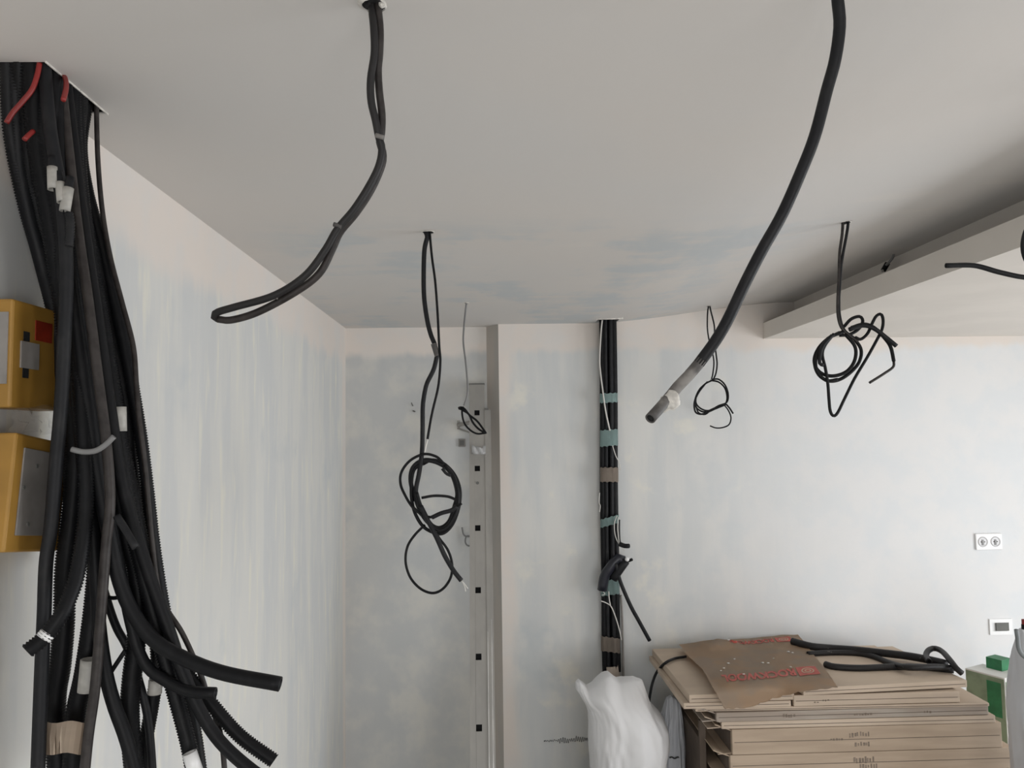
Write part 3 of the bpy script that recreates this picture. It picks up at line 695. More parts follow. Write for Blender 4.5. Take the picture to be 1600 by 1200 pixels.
# individually traced ones
bundle([(152, 166), (153, 250), (160, 330), (172, 400), (190, 470), (208, 540), (213, 600), (217, 650), (228, 740), (237, 840), (250, 930), (285, 990), (312, 1050), (325, 1090), (345, 1150), (353, 1230)], 3.6 * K, 'thin dark cable along the right edge of the conduit bundle', 'cable2', False, (None, 1.370))
bundle([(134, 165), (126, 230), (136, 300), (155, 370), (176, 460), (193, 530), (208, 610), (221, 690), (231, 770), (240, 850), (252, 930), (264, 990), (285, 1060), (300, 1120), (312, 1200), (318, 1260)], 9 * K, 'rightmost corrugated conduit of the bundle, running straight down out of the picture', 'cond', True, (None, 1.400))
bundle([(122, 152), (114, 250), (128, 350), (150, 450), (166, 540), (180, 620), (188, 680), (205, 760), (222, 850), (240, 930), (258, 1000), (290, 1050), (330, 1100), (375, 1150), (428, 1189)], 9.5 * K, 'corrugated conduit curving out to the lowest right tip of the bundle', 'cond', True, (None, 1.370), couple=[((187, 636), (188, 674), 9.5 * K, 'coupling')])
bundle([(95, 118), (92, 220), (98, 330), (108, 430), (122, 530), (138, 640), (156, 760), (174, 850), (186, 905), (206, 955), (240, 1000), (290, 1030), (350, 1052), (438, 1069)], 9.5 * K, 'smooth black conduit curving out to the upper right tip of the bundle', 'cond', False, (None, 1.300))
bundle([(70, 105), (78, 200), (96, 310), (104, 420), (100, 540), (95, 640), (88, 720), (80, 820), (72, 880), (69, 960), (65, 1050), (59, 1210)], 8.5 * K, 'smooth dark conduit hanging straight down in front of the yellow boxes', 'cond2', False, (None, 1.270))
bundle([(112, 138), (108, 260), (112, 400), (122, 560), (132, 700), (134, 800), (122, 890, 1.26), (108, 935, 1.245), (95, 962, 1.235), (70, 995, 1.225), (42, 1018, 1.21)], 9.5 * K, 'conduit bending left to an open tip with white tape', 'cond', True, (None, 1.280), couple=[((75, 989, 1.227), (67, 998, 1.223), 10.6 * K, 'white')])
bundle([(60, 108), (70, 220), (90, 330), (108, 420), (124, 520), (138, 640), (150, 760), (152, 860), (146, 950), (132, 1050), (118, 1120), (112, 1230)], 12 * K, 'broad corrugated conduit at the left of the bundle with a tan tape wrap', 'cond', True, (None, 1.330), couple=[((141, 1030), (136, 1080), 13 * K, 'coupling')])
bundle([(102, 122), (108, 240), (122, 360), (138, 470), (152, 580), (166, 690), (172, 780), (166, 850), (160, 930), (155, 1000), (148, 1080), (138, 1150), (130, 1230)], 6.5 * K, 'thin brownish conduit crossing the front of the bundle', 'cable2', False, (None, 1.280))
bundle([(118, 140), (116, 260), (128, 380), (146, 500), (162, 620), (178, 740), (195, 830), (212, 890), (216, 950), (212, 1010), (205, 1070), (203, 1130), (212, 1230)], 12 * K, 'broad corrugated conduit in the middle of the bundle', 'cond', True, (None, 1.350))
bundle([(84, 115), (84, 240), (92, 360), (104, 480), (118, 600), (130, 720), (142, 810), (150, 900), (155, 980), (165, 1050), (178, 1100), (196, 1150), (216, 1220)], 9 * K, 'conduit slanting down right at the foot of the bundle', 'cond', False, (None, 1.310))
bundle([(122, 146), (126, 280), (142, 400), (160, 520), (178, 650), (198, 780), (222, 880), (240, 970), (246, 1040), (238, 1100), (228, 1160), (224, 1230)], 9 * K, 'corrugated conduit bowing right and back at the foot of the bundle', 'cond', True, (None, 1.390), couple=[((243, 1062), (242, 1084), 10 * K, 'coupling')])
bundle([(126, 158), (118, 260), (132, 380), (156, 490), (174, 600), (190, 720), (208, 830), (232, 930), (252, 1010), (272, 1080), (286, 1130), (296, 1170), (304, 1215)], 10 * K, 'conduit with a white coupling at its lower end', 'cond', True, (None, 1.340), couple=[((296, 1176), (306, 1206), 10.5 * K, 'white')])
bundle([(110, 130), (118, 260), (134, 380), (152, 500), (166, 600), (184, 720), (202, 800), (230, 890), (262, 980), (284, 1046), (312, 1110), (345, 1160), (395, 1205), (430, 1225)], 8.5 * K, 'conduit curving out below the lowest right tip', 'cond', False, (None, 1.330))
bundle([(90, 125), (100, 250), (112, 380), (126, 500), (146, 640), (168, 780), (186, 880), (206, 980), (226, 1036), (256, 1062), (296, 1080), (337, 1083)], 7.5 * K, 'short conduit stub ending blunt between the two right tips', 'cond', False, (None, 1.320))
bundle([(76, 120), (84, 260), (98, 400), (112, 520), (124, 640), (138, 780), (152, 880), (168, 940), (182, 980), (198, 1010), (216, 1060), (232, 1130), (240, 1230)], 5.5 * K, 'thin conduit crossing down behind the middle of the bundle', 'cond2', False, (None, 1.370))
bundle([(50, 104), (58, 220), (82, 360), (100, 480), (112, 600), (118, 720), (110, 820), (102, 890), (100, 970), (94, 1040), (86, 1100), (92, 1220)], 13 * K, 'broad corrugated conduit bulging at the left side of the bundle', 'cond', True, (None, 1.350))
bundle([(30, 102), (38, 220), (62, 340), (84, 440), (98, 540), (104, 660), (110, 780), (122, 870)], 11 * K, 'leftmost corrugated conduit, bowing in from the picture edge', 'cond', True, (None, 1.410))
bundle([(12, 102), (18, 210), (40, 320), (66, 410), (86, 500), (98, 600), (108, 720), (120, 820), (126, 880)], 10 * K, 'corrugated conduit at the upper left picture edge with a small pale coupling', 'cond2', True, (None, 1.410), couple=[((15, 306), (20, 322), 6 * K, 'coupling')])
# the rest of the bundle, too much alike to be told apart
random.seed(11)
NF = 13
for i in range(NF):
    f = (i + 0.5) / NF; sp = (i * 0.618) % 1.0
    x0, y0 = 20 + 112 * f, 104 + 50 * max(0, f - .35) / .65
    L = [(x0, y0), (x0 * .93 + 6 + random.uniform(-4, 4), 230), (38 + 92 * f + random.uniform(-4, 4), 320), (62 + 92 * f, 410), (84 + 92 * f + random.uniform(-3, 3), 510), (98 + 100 * f, 620), (106 + 102 * f + random.uniform(-5, 5), 720), (112 + 106 * f, 800)]
    if i % 3 == 1: L += [(112 + 118 * f, 880)]                       # most are cut off behind the others
    bundle(L, random.choice((8.5, 9.5, 10.5)) * K, 'black conduit in the dense middle of the bundle', random.choice(('cond', 'cond', 'cond2')), i % 3 != 0, (None, 1.38 + 0.06 * sp))
# couplings seen high on the bundle
def collar(a, b, r, lab):
    A, B = at_y(a[0], a[1], 1.265), at_y(b[0], b[1], 1.26)
    c = thing('conduit_coupling', lab, 'coupling', A)
    tube('sleeve', [A, B], r, M['coupling'], c, sides=12); tube('stub', [A + (A - B).normalized() * 0.02, A.lerp(B, .4)], r * .8, M['cond2'], c, sides=10)
    return c
collar((82, 262), (83, 296), 7.5 * K, 'upper left pale coupling high on the conduit bundle')
collar((94, 286), (97, 316), 7.0 * K, 'middle pale coupling high on the conduit bundle')
collar((107, 294), (101, 330), 7.5 * K, 'lower right pale coupling high on the conduit bundle')
tag(tube('corrugated_sleeve', pxpath([(107, 332), (110, 350), (108, 385)], 1.265, 1.265), 6 * K, M['cond2'], ribs=True), 'short ribbed sleeve below the pale couplings', 'conduit')
for L, lab in (([(62, 98), (58, 118), (50, 140), (34, 160), (20, 176), (10, 192)], 'longer red wire at the top of the conduit bundle'),
               ([(97, 112), (103, 126), (103, 140), (99, 156)], 'short red wire beside the ceiling opening edge'), ([(52, 205), (46, 210), (38, 218)], 'red wire tip poking from the bundle below the others')):
    tag(tube('red_wire', pxpath(L, 1.262 if L[0][0] != 97 else 1.32, 1.245), 3.6 * K, M['red'], sides=8, hollow=False), lab, 'wire')
tag(tube('grey_cable', pxpath([(112, 702), (130, 706), (150, 704), (166, 694), (178, 682)], 1.255, 1.26), 4.0 * K, M['grey_wire'], sides=8), 'short grey cable tying across the bundle beside the lower yellow box', 'cable')
cw = bmesh.new()
G_ = [[cw.verts.new(at_y(68 + 64 * i / 8 + (5 - 7 * j), 1128 + 50 * j + 2 * math.sin(i), 1.29 - 0.020 * math.sin(PI * i / 8) ** 0.6)) for i in range(9)] for j in range(2)]
for i in range(8): cw.faces.new((G_[0][i], G_[0][i + 1], G_[1][i + 1], G_[1][i]))
bmesh.ops.solidify(cw, geom=cw.faces[:], thickness=0.003)
tag(obj('card_wrap', cw, M['card2']), 'tan card wrapped round conduits at the lower left of the bundle', 'card')
tag(tube('thin_cable', pxpath([(163, 930), (172, 934), (182, 934), (196, 930)], 1.33, 1.33), 3 * K, M['cond'], sides=8), 'short thin cable bridging a gap low in the bundle', 'cable')
tag(tube('thin_cable', pxpath([(166, 1062), (180, 1040), (196, 1016)], 1.34, 1.34), 3.5 * K, M['cond2'], sides=8), 'thin cable slanting across the gap at the foot of the bundle', 'cable')
tag(tube('conduit_stub', pxpath([(182, 806), (196, 828), (212, 856)], 1.27, 1.265), 5.5 * K, M['cond2'], sides=10), 'short cut conduit stub with a pale mouth in the middle of the bundle', 'conduit')

# ------------------------------------------------------------------ yellow boxes on the left wall
def ybox(name, label, tilt, X, corner, h, w):
    """corner: pixel of the near vertical edge's middle; the box's wide face looks into the room (+x)"""
    c = at_x(corner[0], corner[1], X)
    t = thing(name, label, 'junction box', (XL, c.y + w / 2, c.z))
    Mx = Matrix.Translation((XL, c.y, c.z)) @ Matrix.Rotation(tilt, 4, 'X')
    return t, Mx, X - XL
t, Mx, dp = ybox('junction_box', 'upper yellow plastic junction box with grey label and red sticker', 0.0, XL + 0.055, (18, 551), 0, 0.16)
hh = 0.088
bm = bmesh.new(); add_box(bm, 0, dp, 0, 0.17, -hh, hh, Mx, 0.004); obj('case', bm, M['yellow'], t)
box('label_plate', dp, dp + 0.0025, 0.022, 0.072, -0.022, 0.022, M['greyplate'], t, Mx)
box('label_plate', 0.004, dp - 0.006, -0.0025, 0, -0.05, 0.066, M['greyplate'], t, Mx)
for z in (0.031, -0.030): box('slot', dp - 0.004, dp + 0.001, 0.030, 0.046, z - 0.008, z + 0.008, M['void'], t, Mx)
box('sticker', dp, dp + 0.0015, 0.062, 0.11, 0.028, 0.062, M['sticker'], t, Mx)
t, Mx, dp = ybox('junction_box', 'lower tilted yellow junction box with speckled grey cover plate', -0.13, XL + 0.065, (16, 768), 0, 0.17)
hh = 0.094
bm = bmesh.new(); add_box(bm, 0, dp, 0, 0.155, -hh, hh, Mx, 0.004); obj('case', bm, M['yellow'], t)
bm = bmesh.new(); add_box(bm, dp, dp + 0.003, 0.022, 0.14, -hh + 0.026, hh - 0.022, Mx, 0.001); obj('cover_plate', bm, M['greyplate'], t)
for (a, b) in ((0.058, 0.045), (0.028, 0.008), (0.05, -0.05), (0.12, -0.035)):
    bm = bmesh.new(); bmesh.ops.create_cone(bm, segments=10, radius1=0.0032, radius2=0.0032, depth=0.003, cap_ends=True, matrix=Mx @ Matrix.Translation((dp + 0.0035, a, b)) @ Matrix.Rotation(PI / 2, 4, 'Y')); obj('screw', bm, M['boxgrey'], t)
box('slot', dp, dp + 0.004, 0.108, 0.128, -0.058, -0.018, M['void'], t, Mx)
def film():
    bm = bmesh.new(); G = []
    for j in range(7):
        row = []
        for i in range(13):
            u, v = i / 12, j / 6
            px, py = -6 + 70 * u, 640 + 36 * v - 10 * u * (1 - v); q = at_x(px, py, XL + 0.05)
            nn = noise.noise(Vector((u * 5, v * 4, 3.3)))
            row.append(bm.verts.new(q + Vector((0.024 + 0.014 * nn, 0.01 * nn, 0.006 * nn))))
        G.append(row)
    for j in range(6):
        for i in range(12): bm.faces.new((G[j][i], G[j][i + 1], G[j + 1][i + 1], G[j + 1][i]))
    bmesh.ops.solidify(bm, geom=bm.faces[:], thickness=0.0008)
    tag(smooth(obj('plastic_film', bm, M['film'])), 'crumpled clear plastic film between the two yellow boxes', 'plastic film')
film()

# ------------------------------------------------------------------ stack of cartons
D1, D2 = 3.46, 4.22
def zrow(py, d=D1): return at_y(1300, py, d).z
def xcol(px, py, d=D1): return at_y(px, py, d).x
CG = 'flat cartons in the stack by the back wall'
def carton(label, xl, xr, yt, yb, m='card', rot=0.0, back=D2, prints=(), flap=None, d=D1):
    x0, x1 = xcol(xl, (yt + yb) / 2, d), xcol(xr, (yt + yb) / 2, d); z1, z0 = zrow(yt, d), zrow(yb, d)
    return carton_w(label, x0, x1, d, back, z0, z1, m, rot, prints, flap)
def carton_w(label, x0, x1, y0, y1, z0, z1, m, rot=0.0, prints=(), flap=None):
    c = Vector(((x0 + x1) / 2, (y0 + y1) / 2, z0))
    t = thing('flat_carton', label, 'carton', c, CG)
    R = Matrix.Translation(c) @ Matrix.Rotation(rot, 4, 'Z') @ Matrix.Translation(-c)
    g = 0.0015
    bm = bmesh.new(); add_box(bm, x0, x1, y0, y1, z0 + g, z1, R, 0.003); obj('body', bm, M[m], t)
    box('lid_seam', x0 + 0.01, x1 - 0.01, y0 - 0.0012, y0, (z0 + z1) / 2 - 0.001, (z0 + z1) / 2 + 0.001, M['carddark'], t, R)
    if flap == 'left':      # open end with a lifted flap and a dark mouth
        box('end_mouth', x0 - 0.001, x0 + 0.02, y0 + 0.02, y1 - 0.02, z0 + 0.008, z1 - 0.008, M['carddark'], t, R)
        Fl = R @ Matrix.Translation((x0, 0, z1 - 0.004)) @ Matrix.Rotation(0.35, 4, 'Y')
        bm = bmesh.new(); add_box(bm, -0.075, 0.0, y0 + 0.01, y1 - 0.02, -0.004, 0.0, Fl); obj('end_flap', bm, M[m], t)
        Fl = R @ Matrix.Translation((x0, 0, z0 + 0.006)) @ Matrix.Rotation(-0.05, 4, 'Y')
        bm = bmesh.new(); add_box(bm, -0.06, 0.0, y0 + 0.015, y1 - 0.02, -0.004, 0.0, Fl); obj('end_flap', bm, M[m], t)
    for (fx, w, fz, hh_) in prints:
        px0 = x0 + (x1 - x0) * fx; zc_ = z0 + (z1 - z0) * fz
        bm = bmesh.new()
        for k in range(max(2, int(w / 0.012))):
            xx = px0 + k * 0.012 + random.uniform(0, .003)
            add_box(bm, xx, xx + random.uniform(.005, .010), y0 - 0.0008, y0, zc_ - hh_ * random.uniform(.2, .5), zc_ + hh_ * random.uniform(.2, .5), R)
        obj('print_mark', bm, M['ink'], t)
    return t
random.seed(5)
# bottom of the stack up; the frame cuts the lower ones
zf = zrow(1176)
x0b, x1b = xcol(1140, 1190), xcol(1580, 1190)
n_low = 7; hl = zf / n_low
for i in range(n_low):
    top_i = i == n_low - 1
    carton_w('brown carton at the lower picture edge of the stack' if top_i else 'brown carton low in the stack', x0b + random.uniform(-.02, .02) * (not top_i), x1b + random.uniform(-.02, .02), D1 - 0.01 * (i % 2), D2, i * hl, (i + 1) * hl, ('card', 'card2')[i % 2], random.uniform(-.01, .01), prints=((0.43, .10, .62, .03), (0.45, .09, .3, .025)) if top_i else (), flap='left' if top_i else None)
carton('thick carton with grey print blocks, second up from the lower picture edge', 1143, 1566, 1136, 1176, 'card', 0.004, prints=((.43, .10, .68, .025), (.45, .08, .3, .02), (.36, .06, .52, .012)), flap='left')
carton('thin pale carton just above the one with print blocks', 1128, 1556, 1124, 1136, 'card2', -0.004, flap='left')
carton('greyish carton below the thin pale ones, its left end open', 1118, 1545, 1109, 1124, 'card3', 0.006, prints=((.5, .09, .45, .012), (.24, .06, .5, .02), (.76, .04, .5, .015)), flap='left')
carton('wide carton jutting right below the top layer', 1090, 1546, 1103, 1109, 'card2', -0.018)
carton('pale carton with a dark mark, under the top board', 1240, 1500, 1085, 1103, 'card2', 0.0, prints=((.17, .04, .5, .01), (.12, .03, .35, .006)))
carton('left lower carton of the top layer, jutting out over the shaded side', 1068, 1236, 1093, 1103, 'card2', 0.0, back=D2 - 0.02)
carton('left upper carton of the top layer, beside the kraft paper', 1075, 1240, 1080, 1093, 'card2', 0.012, back=D2 - .02)
carton('pale flat board on top of the stack under the black hoses', 1244, 1511, 1071, 1083, 'card2', 0.07, back=4.03)
# dark panel put in for the shaded left side of the stack
db = thing('dark_shade_card', 'added dark board standing in for the shaded left side of the carton stack', 'board', at_y(1095, 1300, 3.8))
xx0 = xcol(1066, 1150, 3.95); bm = bmesh.new(); add_box(bm, xx0, xx0 + 0.02, 3.62, 4.2, 0.0, zrow(1108, 3.95)); obj('panel', bm, M['carddark'], db)
box('edge_strip', xx0 - 0.004, xx0 + 0.024, 3.60, 3.62, 0.0, zrow(1118, 3.62), M['carddark'], db)

# kraft paper sack lying on top, printed red, seen upside down
ZT = zrow(1072) + 0.006
ctrl = []   # rows from back to front, columns from left to right: pixel x, y, depth
PZ = zrow(1071) + 0.009
rows = [[(1060, 1008), (1105, 1003), (1155, 999), (1205, 995), (1247, 993)],
        [(1076, 1027), (1120, 1023), (1170, 1019), (1220, 1015), (1263, 1013)],
        [(1098, 1050), (1140, 1046), (1188, 1041), (1236, 1037), (1280, 1035)],
        [(1114, 1077, 3.425), (1152, 1073, 3.43), (1200, 1067, 3.45), (1250, 1061), (1297, 1057)],
        [(1132, 1111, 3.40), (1172, 1107, 3.405), (1216, 1093, 3.40), (1262, 1081), (1310, 1077)]]
RW = [[at_y(*q) if len(q) > 2 else at_z(q[0], q[1], PZ) for q in r] for r in rows]
def cr(a, b, c, d, t): return 0.5 * ((2 * b) + (c - a) * t + (2 * a - 5 * b + 4 * c - d) * t * t + (3 * b - a - 3 * c + d) * t ** 3)
def curve1(P, u):
    n = len(P) - 1; u = min(max(u, 0), 1) * n; i = min(int(u), n - 1); t = u - i
    g = lambda k: P[k] if 0 <= k <= n else (P[0] * 2 - P[1] if k < 0 else P[n] * 2 - P[n - 1])
    return cr(g(i - 1), g(i), g(i + 1), g(i + 2), t)
def paper(u, v, off=0.0):
    """u left to right, v back to front"""
    p = curve1([curve1(r, u) for r in RW], v)
    w = 0.006 * noise.noise(Vector((u * 4, v * 4, 1.7))) + 0.004 * noise.noise(Vector((u * 11, v * 9, 8.1)))
    if v < 0.30 and u < 0.5: w += 0.045 * max(0, 1 - abs(v - .10) / .10) * max(0, 1 - abs(u - .32) / .2) * (0.7 + .6 * noise.noise(Vector((u * 25, v * 25, 0))))
    return p + Vector((0, -0.2 * off, 0.004 + w + off))
def make_paper():
    bm = bmesh.new(); nu, nv = 46, 46; G = []
    for j in range(nv + 1):
        row = []
        for i in range(nu + 1):
            u, v = i / nu, j / nv
            if j == nv: v -= 0.012 * (1 + math.sin(i * 1.3)) * random.random()
            if i == 0: u += 0.010 * random.random()
            row.append(bm.verts.new(paper(u, v)))
        G.append(row)
    for j in range(nv):
        for i in range(nu): bm.faces.new((G[j][i], G[j][i + 1], G[j + 1][i + 1], G[j + 1][i]))
    bmesh.ops.solidify(bm, geom=bm.faces[:], thickness=0.0012)
    t = tag(smooth(obj('kraft_paper_sheet', bm, M['paper'])), 'torn brown kraft paper printed in red, lying upside down on the stack', 'paper')
    def printed(text, u0, u1, v0, v1, name):
        cu = bpy.data.curves.new('txt', 'FONT'); cu.body = text; cu.size = 1.0; cu.offset = 0.04; cu.resolution_u = 3
        to = bpy.data.objects.new('txt', cu); COL.objects.link(to); dg = bpy.context.evaluated_depsgraph_get(); dg.update()
        me = bpy.data.meshes.new_from_object(to.evaluated_get(dg)); bpy.data.objects.remove(to); bpy.data.curves.remove(cu)
        b2 = bmesh.new(); b2.from_mesh(me); bpy.data.meshes.remove(me)
        bmesh.ops.subdivide_edges(b2, edges=[e for e in b2.edges if e.calc_length() > 0.2], cuts=2)
        xs = [v.co.x for v in b2.verts]; ys = [v.co.y for v in b2.verts]; xa, xb, ya, yb = min(xs), max(xs), min(ys), max(ys)
        for v in b2.verts:
            fx, fy = (v.co.x - xa) / (xb - xa), (v.co.y - ya) / (yb - ya)
            v.co = paper(u1 + (u0 - u1) * fx, v0 + (v1 - v0) * fy, 0.0022)    # turned by 180 degrees
        obj(name, b2, M['redink'], t)
    def logo(u0, u1, v0, v1):
        b2 = bmesh.new(); n = 10
        def patch(a0, a1, c0, c1, off, bmx):
            g = [[bmx.verts.new(paper(u0 + (u1 - u0) * (a0 + (a1 - a0) * i / n), v0 + (v1 - v0) * (c0 + (c1 - c0) * j / n), off)) for i in range(n + 1)] for j in range(n + 1)]
            for j in range(n):
                for i in range(n): bmx.faces.new((g[j][i], g[j][i + 1], g[j + 1][i + 1], g[j + 1][i]))
        patch(0, 1, 0, 1, 0.0022, b2); lo = obj('logo_block', b2, M['redink'], t)
        b3 = bmesh.new()     # pale coil and roof-like stroke inside the block
        for rr in (0.32, 0.17):
            ring = []
            for k in range(25):
                a = 2 * PI * k / 24
                ring.append([b3.verts.new(paper(u0 + (u1 - u0) * (0.5 + math.cos(a) * q), v0 + (v1 - v0) * (0.5 + math.sin(a) * q), 0.0034)) for q in (rr, rr - 0.07)])
            for k in range(24): b3.faces.new((ring[k][0], ring[k + 1][0], ring[k + 1][1], ring[k][1]))
        obj('logo_stroke', b3, M['paper'], lo)
    printed('ROCKWOOL', 0.14, 0.74, 0.595, 0.70, 'red_lettering'); logo(0.76, 0.93, 0.585, 0.715)
    printed('ROCKWOOL', 0.38, 0.74, 0.055, 0.125, 'red_lettering'); logo(0.76, 0.90, 0.05, 0.135)
    random.seed(3)
    for k in range(12):
        u, v = random.uniform(.15, .95), random.uniform(.08, .62); q = paper(u, v, 0.004)
        b2 = bmesh.new(); bmesh.ops.create_icosphere(b2, subdivisions=1, radius=random.uniform(.003, .0065), matrix=Matrix.Translation(q) @ Matrix.Diagonal((1.4, 1, .6, 1)))
        tag(obj('plaster_crumb', b2, M['plastercrumb']), 'white plaster crumb lying on the kraft paper', 'crumb', 'plaster crumbs on the kraft paper')
make_paper()

# black hoses on the stack
def hose(L, r, label, m='cable'):
    return tag(tube('hose', [at_z(q[0], q[1], zrow(1072) + r + (q[2] if len(q) > 2 else 0.0)) for q in L], r, M[m], sides=12), label, 'hose')
hose([(1238, 1002, .012), (1268, 1010, .008), (1300, 1013), (1340, 1016, .008), (1385, 1021, .014), (1425, 1026, .016), (1465, 1034, .012), (1480, 1038, .004)], 0.0185, 'long upper black hose lying across the carton stack')
hose([(1262, 1022), (1300, 1020), (1340, 1021), (1365, 1026), (1390, 1036), (1420, 1043, .022), (1460, 1042, .022), (1490, 1044, .005)], 0.014, 'lower black hose crossing under the upper one on the stack')
hose([(1290, 1038), (1305, 1042), (1345, 1044), (1400, 1042), (1450, 1043), (1490, 1047)], 0.0155, 'nearest black hose along the front of the stack top')
hose([(1452, 1034, .03), (1447, 1026, .03), (1450, 1017, .04), (1460, 1013, .045), (1472, 1018, .045), (1484, 1031, .04), (1494, 1044, .02), (1503, 1052, .0)], 0.0135, 'short black hose curling up at the right end of the stack')
tag(tube('grey_cable', [at_z(1072, 1026, zrow(1080) + .012), at_z(1054, 1029, zrow(1080) + .01), at_z(1041, 1035, zrow(1080) + .012)] + pxpath([(1030, 1045, 3.99), (1023, 1057, 3.99), (1017, 1078, 3.98), (1014, 1110, 3.98), (1016, 1200, 3.98), (1018, 1310, 3.98)]), 0.007, M['cond2'], sides=8), 'thin grey cable arching off the left end of the carton stack', 'cable')

# ------------------------------------------------------------------ sacks
def interp(T, x):
    if x <= T[0][0]: return T[0][1]
    for (a, p), (b, q) in zip(T, T[1:]):
        if x <= b: return p + (q - p) * (x - a) / (b - a)
    return T[-1][1]
def sack(name, label, crest, prof, d, depth_r, m, amp=0.014, seed=1.0, cat='sack'):
    """crest: pixels of the gathered mouth from left to right; prof: (row, left px, right px) downwards from it to the floor"""
    cb = at_y((prof[-1][1] + prof[-1][2]) / 2, prof[-1][0], d)
    t = thing(name, label, cat, (cb.x, d, 0.0))
    top = sorted(((at_y(x, y, d).x, at_y(x, y, d).z) for x, y in crest))
    side = [(at_y(a, y, d).z, at_y(a, y, d).x, at_y(b, y, d).x) for y, a, b in prof]
    z1 = side[0][0]; side = [(max(0.0, z), l, r) for z, l, r in side]
    Lp = [(z, l) for z, l, r in side[::-1]]; Rp = [(z, r) for z, l, r in side[::-1]]
    bm = bmesh.new(); n, nr = 120, 74; R = []
    for j in range(nr + 1):
        v = math.sin(j / nr * PI / 2) if False else 1 - (1 - j / nr) ** 1.35; z = z1 * v; l, r = interp(Lp, z), interp(Rp, z); c, rx = (l + r) / 2, (r - l) / 2
        k_top = max(0.0, (v - 0.66) / 0.34); ry = depth_r * math.sqrt(1 - (0.985 * k_top) ** 2.2) * (0.86 + 0.14 * min(1, v / 0.08))
        row = []
        for k in range(n):
            a = 2 * PI * k / n; ca, sa = math.cos(a), math.sin(a)
            e = 0.75; x = c + rx * (abs(ca) ** e) * (1 if ca > 0 else -1); y = d + ry * (abs(sa) ** e) * (1 if sa > 0 else -1)
            zz = z + (interp(top, x) - z1) * max(0.0, (v - 0.72) / 0.28) ** 1.5
            q = Vector((ca * 1.7 + 0.8 * zz, sa * 1.7, zz * 3.4 + seed))
            w1 = 1 - 2.4 * abs(noise.noise(q)); q2 = Vector((ca * 5.5 + zz * 2.0, sa * 5.5, zz * 5.5 + seed * 3)); w2 = 1 - 2.6 * abs(noise.noise(q2))
            q3 = Vector((ca * 12 + zz * 5, sa * 10, zz * 12 + seed * 5)); w3 = 1 - 2.6 * abs(noise.noise(q3))
            dsp = amp * (w1 + 0.5 * w2 * (1 - 0.6 * k_top) + 0.16 * w3) * (0.35 + 0.65 * min(1, v * 4))
            y += sa * dsp; x += ca * dsp * 0.35
            row.append(bm.verts.new((x, y, zz)))
        R.append(row)
    nr = len(R) - 1
    for j in range(nr):
        for k in range(n): bm.faces.new((R[j][k], R[j][(k + 1) % n], R[j + 1][(k + 1) % n], R[j + 1][k]))
    bm.faces.new(R[0])
    for k in range(n // 2 - 1): bm.faces.new((R[-1][k], R[-1][k + 1], R[-1][n - 2 - k], R[-1][n - 1 - k]))   # mouth pressed shut
    smooth(obj('bag_body', bm, M[m], t)); return t
t = sack('white_sack', 'full white woven sack standing below the taped conduit run', [(900, 1066), (906, 1063), (912, 1068), (918, 1074), (926, 1070), (936, 1060), (944, 1054), (952, 1053), (958, 1058), (964, 1063), (974, 1061), (990, 1060), (1003, 1063), (1010, 1074), (1014, 1086)],
         [(1058, 901, 1003), (1070, 901, 1009), (1082, 907, 1014), (1095, 916, 1022), (1112, 920, 1032), (1135, 922, 1040), (1160, 922, 1041), (1185, 924, 1036), (1215, 924, 1034), (1260, 920, 1042), (1320, 924, 1040), (1336, 928, 1034)], 3.78, 0.19, 'sack', seed=2.0)
t = sack('white_sack', 'small white sack squeezed between the big sack and the carton stack', [(1040, 1096), (1048, 1086), (1058, 1092), (1064, 1104)], [(1090, 1042, 1060), (1104, 1038, 1062), (1150, 1030, 1066), (1186, 1026, 1067), (1230, 1024, 1068), (1300, 1024, 1068), (1312, 1030, 1064)], 3.95, 0.08, 'sack2', seed=5.0)
tube('print_mark', pxpath([(1046, 1184), (1050, 1183), (1054, 1185), (1059, 1183), (1063, 1184)], 3.862, 3.862), 0.004, M['marker'], t, sides=5, hollow=False)
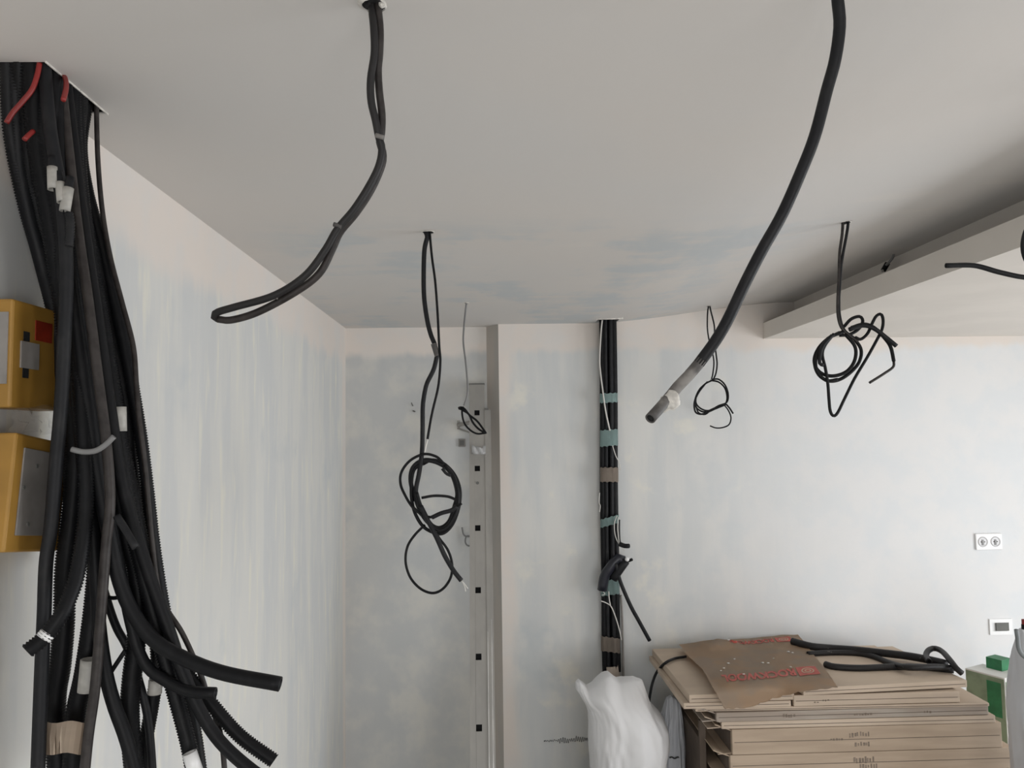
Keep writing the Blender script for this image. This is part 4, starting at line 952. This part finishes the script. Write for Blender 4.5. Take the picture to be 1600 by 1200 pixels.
t = sack('plastic_sack', 'large bluish white plastic sack cut off by the right picture edge', [(1580, 1000), (1590, 984), (1610, 980), (1640, 990), (1680, 984), (1700, 1000)], [(988, 1593, 1700), (1020, 1590, 1706), (1060, 1588, 1712), (1110, 1588, 1718), (1160, 1592, 1722), (1220, 1596, 1724), (1300, 1598, 1728), (1440, 1604, 1730), (1462, 1612, 1720)], 3.16, 0.13, 'sack2', seed=9.0, amp=0.012)
tube('rim_cord', pxpath([(1588, 984, 3.0), (1590, 998, 2.98), (1592, 1014, 2.97), (1600, 1026, 2.96), (1620, 1036, 2.95)]), 0.008, M['greycord'], t, sides=10)
tp = thing('red_tool_handle', 'red and black tool handle poking up from the sack at the right edge', 'tool', at_y(1604, 985, 3.16))
tube('grip', pxpath([(1601, 968), (1602, 985)], 3.16, 3.16), 0.012, M['red'], tp, sides=12, hollow=False); tube('collar', pxpath([(1601.5, 976), (1602, 990)], 3.155, 3.155), 0.0135, M['cond'], tp, sides=12, hollow=False)

# green and white box behind the stack's right end
def green_box():
    c = at_y(1552, 1050, 3.95); c.z = 0
    zt = at_y(1552, 1048, 3.95).z
    t = thing('green_carton', 'green and white box standing behind the right end of the stack', 'box', c)
    R = Matrix.Translation(c) @ Matrix.Rotation(0.45, 4, 'Z')
    a, b = 0.075, 0.10
    bm = bmesh.new(); add_box(bm, -a, a, -b, b, 0.0, zt, R, 0.003); obj('body', bm, M['whitecard'], t)
    box('side_panel', -a - 0.0012, -a, -b + 0.004, b - 0.004, 0.02, zt - 0.008, M['palegreen'], t, R)
    box('front_panel', -a + 0.004, a - 0.004, -b - 0.0012, -b, 0.02, zt - 0.02, M['palegreen'], t, R)
    box('print_block', 0.02, a - 0.006, -b - 0.0022, -b - 0.001, zt - 0.24, zt - 0.14, M['green'], t, R)
    box('print_block', -a + 0.01, 0.01, -b - 0.0022, -b - 0.001, zt - 0.30, zt - 0.25, M['green'], t, R)
    box('side_print', -a - 0.0022, -a - 0.001, -b + 0.02, -0.01, zt - 0.2, zt - 0.03, M['green'], t, R)
    box('flap', a - 0.05, a + 0.03, -0.03, 0.05, zt, zt + 0.055, M['green'], t, R)
green_box()
